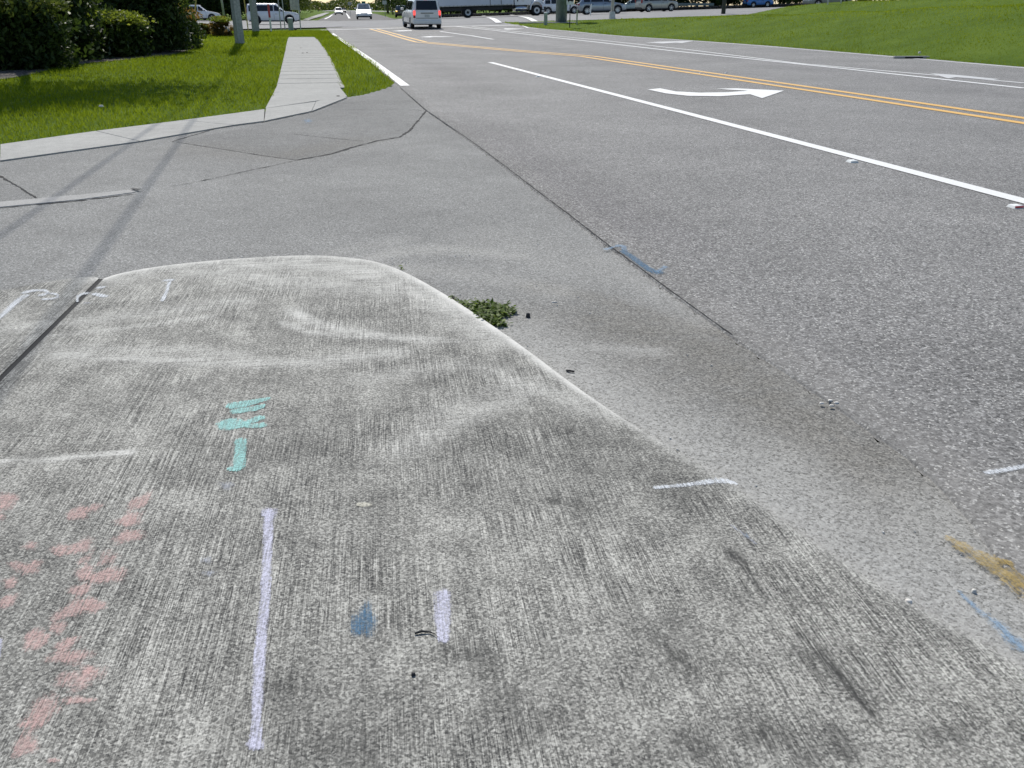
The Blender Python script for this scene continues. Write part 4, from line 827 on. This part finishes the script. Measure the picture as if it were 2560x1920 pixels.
def truck():
    Y = 97; X = AY(1246, Y); hd = CH+.03; fx, fy = math.sin(hd), math.cos(hd)
    zf = float(zt(X+fx*3, Y+fy*3)); zr = float(zt(X-fx*3, Y-fy*3)); e = empty('box_truck', (X, Y, (zf+zr)/2+.012)); e.rotation_euler = (0, -math.atan2(zf-zr, 6), math.pi/2-hd)
    tag(e, 'white box truck crossing the junction behind the minivan', 'truck')
    mb = MB(); mb.box((-2.6, 0, 2.35), (8.2, 2.5, 2.5)); b = mb.build('cargo_box', M['box_white'], e, bevel=.03)
    mb = MB(); mb.box((-2.6, -1.262, 1.16), (8.15, .03, .1)); mb.box((-2.6, 1.262, 1.16), (8.15, .03, .1)); mb.build('base_rail', M['signback'], b)
    for i in range(19):
        mb = MB(); mb.box((-6.5+i*.43, -1.282, 1.16), (.07, .012, .05)); mb.build('marker_tape', M['trim'], b)
    mb = MB(); mb.box((.2, -1.27, 2.0), (.05, .03, 1.7)); mb.box((-.95, -1.27, 2.0), (.05, .03, 1.7)); mb.build('side_door_frame', M['trim'], b)
    mb = MB(); [mb.box((-2.2, s*.45, .9), (10.2, .12, .28)) for s in (-1, 1)]; [mb.box((x, 0, 1.02), (.1, 2.3, .1)) for x in np.arange(-6.4, 1.4, .6)]; mb.box((-2.8, 0, .86), (6.4, 1.7, .34)); mb.build('chassis', M['trim'], e)
    # cab
    mb = MB(); pf = [(1.62, 1.05), (3.35, 1.05), (3.35, 1.62), (3.25, 1.75), (2.85, 2.55), (1.62, 2.62)]
    n_ = len(pf); vs = [(x, -1.1, z) for x, z in pf]+[(x, 1.1, z) for x, z in pf]; mb.add(vs, [tuple(range(n_)), tuple(reversed(range(n_, 2*n_)))]+[(i, n_+i, n_+(i+1) % n_, (i+1) % n_) for i in range(n_)]); mb.build('cab', M['white_car'], e, bevel=.05)
    mb = MB(); pf = [(3.3, 1.0), (4.62, 1.0), (4.7, 1.35), (4.4, 1.62), (3.3, 1.78)]
    n_ = len(pf); vs = [(x, -.8, z) for x, z in pf]+[(x, .8, z) for x, z in pf]; mb.add(vs, [tuple(range(n_)), tuple(reversed(range(n_, 2*n_)))]+[(i, n_+i, n_+(i+1) % n_, (i+1) % n_) for i in range(n_)]); mb.build('hood', M['white_car'], e, bevel=.06)
    for s in (-1, 1):
        mb = MB(); rr_ = []
        for t in np.linspace(0, math.pi, 15): rr_ += [(3.95+.62*math.cos(t), s*.72, .6+.6*math.sin(t)*1.22), (3.95+.62*math.cos(t), s*1.16, .6+.58*math.sin(t)*1.2), (3.95+.74*math.cos(t), s*1.14, .6+.7*math.sin(t)*1.22), (3.95+.72*math.cos(t), s*.72, .62+.74*math.sin(t)*1.24)]
        mb.add(rr_, [(i*4+j, i*4+(j+1) % 4, (i+1)*4+(j+1) % 4, (i+1)*4+j) for i in range(14) for j in range(4)]); mb.build('fender', M['white_car'], e, True)
        mb = MB(); mb.box((2.45, s*1.11, 2.15), (1.0, .02, .55)); mb.build('side_window', M['glass'], e)
        mb = MB(); mb.box((1.95, s*1.115, 1.5), (.1, .03, .18)); mb.build('door_handle', M['black'], e)
        if s < 0:
            mb = MB(); [mb.box((2.5, s*1.112, 1.62-q*.1), (.42-.1*q, .01, .035)) for q in range(3)]; mb.build('door_lettering', M['signback'], e)
        mb = MB(); mb.box((2.2, s*1.02, .7), (1.2, .3, .12)); mb.build('step', M['chrome'], e)
        mb = MB(); mb.tube([(1.7, s*.95, .72), (2.9, s*.95, .72)], .26, 16); mb.build('fuel_tank', M['chrome'], e, True)
        mb = MB(); mb.box((4.62, s*.85, 1.2), (.1, .25, .2)); mb.build('headlight', M['lamp'], e)
    mb = MB(); mb.box((4.78, 0, .68), (.3, 2.2, .36)); mb.build('front_bumper', M['trim'], e, bevel=.05)
    mb = MB(); mb.box((-6.75, 0, 1.0), (.5, 2.3, .1)); mb.box((-6.95, 0, .62), (.1, 1.8, .1)); mb.box((-6.9, .6, .8), (.06, .06, .4)); mb.box((-6.9, -.6, .8), (.06, .06, .4)); mb.build('rear_bumper', M['trim'], e)
    for x in (3.95, -3.3):
        for s in (-1, 1):
            mb = MB(); hwid = .14 if x > 0 else .3; y = s*(1.06 if x > 0 else .95)
            mb.lathe([(.3, -hwid), (.47, -hwid), (.52, -hwid+.04), (.52, hwid-.04), (.47, hwid), (.3, hwid)], 30); mb.lathe([(.001, 0), (.31, 0)], 30); t_ = mb.build('wheel', M['black'], e, True); t_.location = (x, y, .52)
            mb = MB(); o_ = s*(hwid-.01); mb.lathe([(.3, o_), (.27, o_-s*.02), (.25, o_-s*.12 if x < 0 else o_-s*.04), (.13, o_-s*.13 if x < 0 else o_+s*.02)], 30); mb.build('rim', M['steel_w'], t_, True)
            mb = MB(); mb.lathe([(.001, o_), (.1, o_), (.13, o_-s*.06)], 16); mb.build('hub', M['trim'], t_)
    # panels of lettering on the box, cut by the frame
    mb = MB(); xl = -5.5
    for i in range(9):
        w_ = .34+.16*((i*7) % 3); mb.box((xl+w_/2, -1.262, 2.02+.3), (w_, .015, .5)); xl += w_+.14
    mb.build('box_lettering', M['signback'], b)
truck()

# ---------------------------------------------------------------- poles, signs and street furniture
def pole(name, label, px, py, h, r0, r1, mat, n_=12, group=None, foot=None, cat='pole', lean=(0, 0), zf=None):
    x, y = P(px, py, mound if zf else zt); z = float((mound if zf else zt)(x, y)); e = empty(name, (x, y, z)); tag(e, label, cat, group)
    mb = MB(); mb.tube([(0, 0, -.15), (lean[0]*h*.5, lean[1]*h*.5, h*.5), (lean[0]*h, lean[1]*h, h)], [r0, (r0+r1)/2, r1], n_); mb.build('shaft', M[mat], e, n_ > 8)
    if foot: mb = MB(); mb.box((0, 0, foot[2]/2), foot, taper=.85); mb.build('base', M[mat], e, bevel=.01)
    return e
p1 = pole('utility_pole', 'nearest thick square concrete utility pole in the left lawn', 600, 108, 12.5, .2, .13, 'conc_pole', 4, 'concrete utility poles')
p2 = pole('utility_pole', 'second concrete utility pole in front of the white SUV', 640, 79, 12.5, .23, .15, 'conc_pole', 4, 'concrete utility poles')
for p_, (a, b), nm in ((p1, ((210, 690), (450, 350)), 'overhead cable from the nearest concrete pole'), (p2, ((0, 590), (290, 385)), 'overhead cable from the second concrete pole')):
    mb = MB(); [mb.box((0, 0, 9.0+q), (1.5, .1, .12)) for q in (0, 1.4)]; mb.build('crossarm', M['galv'], p_)
    A_, B_ = np.array(P(*a)), np.array(P(*b)); d_ = (A_-B_)/np.linalg.norm(A_-B_); base = np.array([p_.location.x, p_.location.y])
    t0 = ((base-B_)@d_); print('OFF', np.linalg.norm(base-B_-d_*t0)); pts = []
    for t in np.linspace(0, 1, 40):
        tt = t0-7.6+(76+abs(t0)*1.0)*t; zc_ = 9.1-1.8*4*t*(1-t)*.5; q = B_+d_*tt+np.array([math.sin(SUN_AZ), math.cos(SUN_AZ)])*zc_/math.tan(SUN_EL); pts.append((q[0], q[1], zc_))
    mb = MB(); mb.tube(pts, .013, 6); o = mb.build('overhead_cable', M['wire'], None, True); tag(o, nm, 'cable', 'overhead cables')
pole('signal_pole', 'thin leaning grey pole just left of the nearest concrete pole', 567, 80, 5, .075, .06, 'galv', 10, None, (.5, .5, .22), lean=(-.04, 0))
pole('guy_marker', 'thin yellow guy-wire tube between the two concrete poles', 621, 78, 3.2, .035, .035, 'yellow_pl', 8, 'yellow guy tubes', lean=(-.02, 0))
x, y = P(486, 100); e = empty('guy_marker', (x, y, 0)); tag(e, 'slanting yellow guy-wire tube behind the hedge', 'guy marker', 'yellow guy tubes'); mb = MB(); mb.tube([(0, 0, 0), (.75, 0, 4)], .04, 8); mb.build('shaft', M['yellow_pl'], e)
e = pole('marker_post', 'slim marker post with red top and white base on the verge', 678, 79, 1.5, .06, .05, 'white_pl', 8, cat='marker post')
mb = MB(); mb.tube([(0, 0, .78), (-.01, 0, 1.52)], .066, 8); mb.build('red_sleeve', M['red_pl'], e)
def sign(name, label, posts, ph, plate, pz, pm, hd=0, cat='sign'):
    x, y = posts[0]; z = float(zt(x, y)); e = empty(name, (x, y, z)); tag(e, label, cat)
    for (a, b) in posts: mb = MB(); mb.box((a-x, b-y, ph/2), (.06, .04, ph)); mb.build('post', M['galv'], e)
    mb = MB(); mb.box((plate[2] if len(plate) > 2 else 0, .04, pz), (plate[0], .02, plate[1])); o = mb.build('sign_plate', M[pm], e, bevel=.005); return e
a = P(703, 75); b = P(713, 75); sign('street_sign', 'olive-backed sign on two thin posts beside the white SUV', [a, b], 2.3, (.85, .5, .1), 2.1, 'sign_olive')
a = P(752, 75); e = sign('street_sign', 'grey metal back of a rectangular sign by the verge corner', [a], 1.95, (.58, .75, -.25), 1.55, 'signback')
mb = MB(); mb.box((-.35, .015, 1.55), (.03, .02, .7)); mb.box((-.15, .015, 1.55), (.03, .02, .7)); mb.box((-.25, .012, 1.38), (.5, .02, .03)); mb.build('brace', M['galv'], e)
def pedestal(label, px, py, h, r, f=zt):
    x, y = P(px, py, f); z = float(f(x, y)); e = empty('cable_pedestal', (x, y, z)); tag(e, label, 'pedestal', 'utility pedestals')
    mb = MB(); mb.lathe([(r, 0), (r, h-.06)], 16, 'z'); mb.build('housing', M['ped'], e, True)
    mb = MB(); mb.lathe([(r+.01, h-.07), (r+.01, h-.01), (r*.7, h+.01), (.001, h+.012)], 16, 'z'); mb.build('cap', M['white_pl'], e, True)
pedestal('grey-green utility pedestal with white cap on the left verge', 728, 76.5, .74, .16); pedestal('grey-green pedestal with white cap left of the wide steel pole', 1364, 64, .82, .12)
mb = MB(); x, y = P(739, 75.5); mb.lathe([(.07, 0), (.09, .08), (.05, .16), (.001, .17)], 10, 'z', (x, y, 0)); tag(mb.build('valve_cap', M['black'], None, True), 'small black cap beside the left pedestal', 'cap')
sp_ = pole('signal_mast', 'wide green-grey steel signal mast right of the truck', 1403, 57.5, 8, .40, .34, 'green_pole', 24, cat='mast')
x, y, z = sp_.location; mb = MB(); mb.prism([(x-3.0, y-.9), (x+1.1, y-.9), (x+1.1, y+.8), (x-3.0, y+.8)], z-.1, z+.06); tag(mb.build('concrete_pad', M['kerb'], bevel=.01), 'pale concrete pad under the steel signal mast', 'pad')
x, y = P(1424, 71); z = float(mound(x, y)); e = empty('arrow_sign', (x, y, z)); tag(e, 'white sign with a black two-way arrow on a dark post', 'sign')
mb = MB(); mb.box((0, 0, 1.0), (.055, .05, 2.0)); mb.build('post', M['trim'], e)
pl = MB().box((0, -.04, 1.72), (.46, .02, .8)).build('sign_plate', M['white_pl'], e, bevel=.01)
mb = MB(); q = [(-.24, 0), (-.1, .13), (-.1, .045), (.1, .045), (.1, .13), (.24, 0), (.1, -.13), (.1, -.045), (-.1, -.045), (-.1, -.13)]; mb.add([(a*.8, -.056, 1.56+b*.9) for a, b in q]+[(a*.8, -.0505, 1.56+b*.9) for a, b in q], [tuple(reversed(range(10)))]+[(i, (i+1) % 10, 10+(i+1) % 10, 10+i) for i in range(10)]); mb.build('arrow', M['black'], pl)
e = pole('light_pole', 'pale round light pole in front of the silver crossover', 1530, 47, 9, .13, .1, 'signback', 14, None, (.46, .46, .5), 'pole', zf=True)
pole('stake', 'short yellow-green stake in the grass by the arrow sign', 1442, 62, .85, .045, .045, 'sign_olive', 8, cat='stake', zf=True)
pole('wood_pole', 'dark pole on the mound before the far kerb', 1808, 35, 7, .17, .14, 'dark_pole', 12, zf=True)
e = pole('fence_post', 'slim pale post at the crest of the mound', 2069, 11, 1.6, .05, .05, 'signback', 8, 'pale posts on the crest', cat='post', zf=True); e = pole('fence_post', 'right-hand slim pale post at the crest of the mound', 2102, 8, 1.6, .05, .05, 'signback', 8, 'pale posts on the crest', cat='post', zf=True)
x, y = P(1476, 41); z = float(mound(x, y)); e = empty('feather_flag', (x, y, z)); tag(e, 'narrow white blade-shaped sign in the grass before the crossover wheel', 'flag sign')
mb = MB(); pts = [(-.03, .1), (-.1, .45), (-.04, .8), (.06, 1.0), (.09, .75), (.05, .4), (.02, .1)]; mb.add([(a, -.01, b) for a, b in pts]+[(a, .01, b) for a, b in pts], [tuple(range(7)), tuple(range(13, 6, -1))]+[(i, 7+i, 7+(i+1) % 7, (i+1) % 7) for i in range(7)]); mb.build('blade', M['white_pl'], e)
mb = MB(); mb.tube([(0, 0, -.05), (0, 0, .15)], .012, 6); mb.build('stem', M['trim'], e)
# guard rail, far right of the highway
e = empty('guard_rail', (AY(1725, 116), 115.5, float(zt(AY(1725, 116), 115.5)))); tag(e, 'dark steel guard rail along the far kerb', 'guard rail')
mb = MB(); mb.box((0, 0, .62), (5.6, .06, .3)); mb.build('rail', M['green_pole'], e); 
for i in range(4): mb = MB(); mb.box((-2.6+i*1.7, .08, .35), (.12, .12, .7)); mb.build('post', M['trim'], e)
e = pole('street_light', 'thin pole beyond the far kerb left of the guard rail', 1553, 27, 6, .07, .06, 'signback', 8)
# raised bed beyond the highway (dark mulch strip, lengthened to stand in for tree shade)
rb = np.array([(x, CY1(x)+.9) for x in np.linspace(-11, 90, 90)]); bed = loft('verge_bed', rb, rb+[0, 5], 3, .35, M['mulch'], skirt=.4); tag(bed, 'dark raised bed along the far kerb', kind='structure')
# distant sign plates beyond the junction
for px, Y, m, lb in ((911, 175, 'sign_green', 'small green road sign among the far trees'), (963, 160, 'white_pl', 'small white sign among the trees right of the far road'), (876, 190, 'signback', 'tiny grey sign left of the green road sign')):
    x = AY(px, Y); z = float(zt(x, Y)); e = empty('road_sign', (x, Y, z)); tag(e, lb, 'sign', 'distant road signs')
    mb = MB(); mb.box((0, 0, 1.2), (.08, .08, 2.4)); mb.build('post', M['galv'], e); mb = MB(); mb.box((0, -.06, 2.3), (.75, .03, .6)); mb.build('sign_plate', M[m], e)

# ---------------------------------------------------------------- small things on the ground
def scrap(px, py, wx, wy, h, mat, name, label, cat, group=None, z=.01, rot=0, f=zt, seed=0):
    x, y = P(px, py, f); rd = random.Random(seed+int(px)); mb = MB(); n_ = 9; pts = []
    for i in range(n_): a = 2*math.pi*i/n_; q = .8+.35*rd.random(); pts.append((math.cos(a)*wx/2*q, math.sin(a)*wy/2*q))
    c, s = math.cos(rot), math.sin(rot); pts = [(a*c-b*s, a*s+b*c) for a, b in pts]
    vs = [(a, b, 0) for a, b in pts]+[(a*.8, b*.8, h) for a, b in pts]+[(0, 0, h*1.2)]
    mb.add(vs, [(i, (i+1) % n_, n_+(i+1) % n_, n_+i) for i in range(n_)]+[(n_+i, n_+(i+1) % n_, 2*n_) for i in range(n_)]); o = mb.build(name, M[mat], None, True); o.location = (x, y, float(f(x, y))+z); return tag(o, label, cat, group)
M['stone_w'] = simple('pale_stone', (.6, .58, .54), .9, sc=60, var=.2); M['stone_d'] = simple('dark_stone', (.03, .03, .032), .9, sc=60)
for i, (x, y) in enumerate([(2052, 1015), (2075, 1008), (2090, 1014), (2078, 1021)]): scrap(x, y, .018, .013, .004, 'stone_w', 'pebble', 'white pebble in the small cluster on the road edge', 'pebble', 'cluster of white pebbles', seed=i)
scrap(1320, 793, .026, .024, .018, 'stone_d', 'pebble', 'black pebble right of the weed clump', 'pebble', z=0)
scrap(1034, 1703, .01, .008, .006, 'stone_d', 'pebble', 'tiny black pebble on the concrete below the blue spot', 'pebble', z=.016)
scrap(2270, 1511, .022, .016, .012, 'stone_w', 'pebble', 'pale pebble at the concrete edge lower right', 'pebble', z=0)
scrap(2434, 1481, .012, .01, .008, 'stone_w', 'pebble', 'small pale pebble below the ochre paint', 'pebble', z=0)
scrap(1386, 756, .03, .012, .004, 'stone_w', 'pebble', 'flat white chip on the dusty asphalt', 'chip', z=0)
for i in range(70):                                                # loose grit near the weed and kerb
    q = rng.random(); bx, by = np.interp(q, np.linspace(0, 1, len(slab_edge)), slab_edge[:, 0]), np.interp(q, np.linspace(0, 1, len(slab_edge)), slab_edge[:, 1])
    off = abs(rng.normal())*.35+.03; 
    if by > 4.6 or by < 1.6: continue
    mb = MB(); s = .0015+.0025*rng.random(); mb.box((0, 0, s*.5), (s*2, s*1.5, s*1.2), Matrix.Rotation(rng.random()*3, 4, 'Z'), taper=.6); o = mb.build('grit', M['stone_w']); o.location = (bx+off*.8, by+off*.6, .001); tag(o, 'tiny stone chip scattered on the dusty asphalt', 'stone chip', 'grit along the concrete edge')
def twig(pts, r, label, z):
    p = [P(*q) for q in pts]; mb = MB(); n_ = len(p); mb.tube([(a, b, z+r+.002*(i % 2)) for i, (a, b) in enumerate(p)], [r*(.6+.4*math.sin(1+i)) for i in range(n_)], 6); tag(mb.build('twig', M['stone_d'], None, True), label, 'twig')
twig([(1038, 1601), (1055, 1597), (1075, 1597), (1087, 1603), (1100, 1613)], .0028, 'thin black twig lying by the short lilac paint mark', .017)
twig([(1416, 929), (1425, 931), (1436, 932)], .005, 'short dark stick beside the concrete edge', .0)
# road studs
for i, (px, py, lb) in enumerate([(2130, 408, 'white road stud beside the solid lane line'), (2537, 522, 'white and red road stud at the right photo edge'), (1345, 193, 'small pale road stud near the start of the lane line'), (1751, 186, 'left small stud by the double yellow line'), (1815, 184, 'right small stud by the double yellow line'), (1000, 96, 'far stud beside the yellow line taper')]):
    x, y = P(px, py); e = empty('road_stud', (x, y, .009), rz=ROADH*-1); tag(e, lb, 'road stud', 'raised road studs')
    s_ = .085 if i < 3 else .055
    mb = MB(); mb.box((0, 0, .01), (s_, s_, .02), taper=.72); mb.build('housing', M['white_pl'], e, bevel=.002)
    if i < 3: mb = MB(); mb.box((.0, -s_*.43, .01), (s_*.8, .006, .012)); mb.build('reflector', M['red_pl' if i == 1 else 'white_pl'], e)
x, y = P(2285, 148); e = empty('storm_drain', (x, y, .01)); tag(e, 'pale concrete drain slab at the mound edge', 'drain'); mb = MB(); mb.box((0, .2, .03), (1.0, .12, .07)); mb.build('slab', M['kerb'], e, bevel=.02); mb = MB(); mb.box((.05, .13, .03), (.5, .03, .04)); mb.build('inlet', M['black'], e)
scrap(2297, 140, .08, .06, .05, 'stone_w', 'litter', 'white scrap lying in the grass above the drain slab', 'litter', f=mound, z=.06)
scrap(255, 276, .07, .04, .02, 'stone_w', 'dry_leaf', 'pale dry leaf lying in the shaded lawn', 'leaf', z=.05)
for i, (px, py) in enumerate([(757, 134), (768, 133), (752, 121), (846, 243)]): scrap(px, py, .07, .03, .01, 'bark', 'dry_leaf', 'brown debris scrap lying on the footpath', 'debris', 'debris on the footpath', z=.014, seed=i)

# weed clump
def plant_clump(poly, n_, size, label, name='weed_clump', hmax=.018):
    p = np.array(PX(poly)); lo, hi = p.min(0), p.max(0); pts = []
    c = p.mean(0); e = empty(name, (c[0], c[1], 0)); tag(e, label, 'weed')
    while len(pts) < n_:
        q = lo+(hi-lo)*rng.random(2)
        if inpoly(np.array([q[0]]), np.array([q[1]]), [tuple(v) for v in p])[0] and (math.sin(q[0]*40)*math.sin(q[1]*33+1) > -.55 or rng.random() < .2): pts.append(q)
    V = []; F = []; T = []
    for q in pts:
        a = rng.random()*6.28; z0 = .004+hmax*rng.random(); s = size*(.6+.8*rng.random()); tl = rng.normal()*.35
        d = np.array([math.cos(a), math.sin(a), tl]); w_ = np.array([-math.sin(a), math.cos(a), rng.normal()*.3]); b0 = np.array([q[0]-c[0], q[1]-c[1], z0]); k_ = len(V)
        V += [b0, b0+d*s*.5+w_*s*.32, b0+d*s, b0+d*s*.5-w_*s*.32]; F.append((k_, k_+1, k_+2, k_+3)); T += [rng.random()]*4
    npobj('leaves', V, F, M['weed'], e, attrs={'tint': T})
    mb = MB()
    for i in range(min(14, len(pts)-14)):
        q = pts[i]-c; q2 = pts[i+14]-c; q2 = q+(q2-q)*.25; mb.tube([(q[0], q[1], .004), (*((q+q2)/2), .02), (q2[0], q2[1], .012)], .0015, 5)
    mb.build('stems', M['leaf_red'] if False else M['bark'], e)
plant_clump([(1148, 760), (1185, 757), (1230, 762), (1262, 768), (1294, 778), (1280, 790), (1262, 795), (1255, 806), (1275, 815), (1250, 818), (1215, 812), (1180, 785)], 850, .022, 'green weed clump growing at the concrete edge')
plant_clump([(1125, 748), (1135, 746), (1142, 754), (1132, 756)], 25, .018, 'tiny weed sprig left of the weed clump')
plant_clump([(994, 672), (1000, 670), (1012, 684), (1006, 686)], 16, .016, 'dry little sprig at the top concrete edge')

# grass blades
def blades(name, label, polys, n_, f, hgt, wid, dmin, seed, cond=None, dist_pow=1.4, hpow=.0):
    r = np.random.default_rng(seed); P_ = []
    for poly, dens in polys:
        p = np.array(poly); lo, hi = p.min(0), p.max(0); tot = int(n_*dens*3); q = lo+(hi-lo)*r.random((tot, 2)); ok = inpoly(q[:, 0], q[:, 1], [tuple(v) for v in p])
        if cond is not None: ok &= cond(q[:, 0], q[:, 1])
        D = np.hypot(q[:, 0], q[:, 1]); ok &= r.random(tot) < np.minimum(1, (dmin/D)**dist_pow); P_.append(q[ok])
    q = np.vstack(P_)
    if len(q) > n_: q = q[r.permutation(len(q))[:n_]]
    m = len(q); D = np.hypot(q[:, 0], q[:, 1]); Z0 = f(q[:, 0], q[:, 1])
    a = r.random(m)*6.283; sc = np.maximum(1, D/dmin)**hpow; hh = hgt*(.5+.9*r.random(m))*(1+.3*np.sin(q[:, 0]*1.3)*np.sin(q[:, 1]*.9))*np.minimum(sc, 1.5); ww = wid*sc*(.7+.6*r.random(m))
    lean = r.normal(size=(m, 2))*hh[:, None]*.45
    b0 = np.c_[q, Z0-.01]; w3 = np.c_[np.cos(a)*ww, np.sin(a)*ww, 0*a]; tip = b0+np.c_[lean, hh]
    V = np.stack([b0-w3, b0+w3, tip], 1).reshape(-1, 3); F = np.arange(3*m).reshape(-1, 3)
    t = np.clip(.45+.2*r.normal(size=m)+.18*np.sin(q[:, 0]*.9+1.5*np.sin(q[:, 1]*.5))+.14*np.sin(q[:, 0]*.23+q[:, 1]*.31+2*np.sin(q[:, 1]*.12)), 0, 1)
    return tag(npobj(name, V, F, M['grass'], attrs={'tint': np.repeat(t, 3)}), label, 'grass', kind='stuff')
lawnA = PX([(-900, 420), (-300, 392), (0, 362), (240, 328), (455, 301), (662, 273), (683, 243), (701, 180), (712, 130), (719, 96), (722, 90), (560, 84), (500, 96), (486, 122), (420, 138), (330, 148), (230, 157), (150, 168), (110, 179), (60, 191), (0, 200), (-500, 285), (-1200, 300)])
stripB = PX([(784, 90), (792, 100), (806, 116), (826, 151), (850, 206), (868, 243), (905, 238), (950, 226), (978, 216), (986, 207), (960, 180), (905, 134), (866, 106), (828, 84), (815, 80)])
farC = PX([(440, 96), (540, 80), (620, 77.5), (815, 76), (830, 85), (784, 91), (722, 91), (560, 85), (500, 97)])
blades('lawn_grass', 'short bright green lawn grass left of the footpath', [(lawnA, 1)], 260000, zt, .036, .0035, 9, 1, dist_pow=1.3, hpow=.8)
blades('verge_grass', 'green grass strip between footpath and road', [(stripB, 1)], 70000, zt, .055, .004, 10, 2, dist_pow=1.0, hpow=.7)
blades('corner_grass', 'green grass at the junction corner', [(farC, 1)], 24000, zt, .045, .012, 35, 3, hpow=.3)
ep = [(EDGE_S+.05, a) for a in np.linspace(8, 66, 40)]
toXY = lambda s, tau: (NX*(s-EDGE_S+float(es(tau)))+DX*tau, NY*(s-EDGE_S+float(es(tau)))+DY*tau)
mp_ = [toXY(EDGE_S+.02, v) for v in np.linspace(8, 68, 40)]+[ toXY(EDGE_S+45, 80), toXY(EDGE_S+45, 8)]
inside = lambda X, Y: Y < CY0(X)-.2
blades('mound_grass', 'mown green grass covering the mound right of the road', [(mp_, 1)], 330000, mound, .036, .009, 22, 4, inside, 1.5, .8)
edge = [toXY(EDGE_S-.04, v) for v in np.linspace(8, 68, 40)]+[toXY(EDGE_S+.3, v) for v in np.linspace(68, 8, 40)]
blades('edge_grass', 'longer grass fringe along the mound edge', [(edge, 1)], 26000, mound, .07, .006, 22, 5, inside, .8, .7)
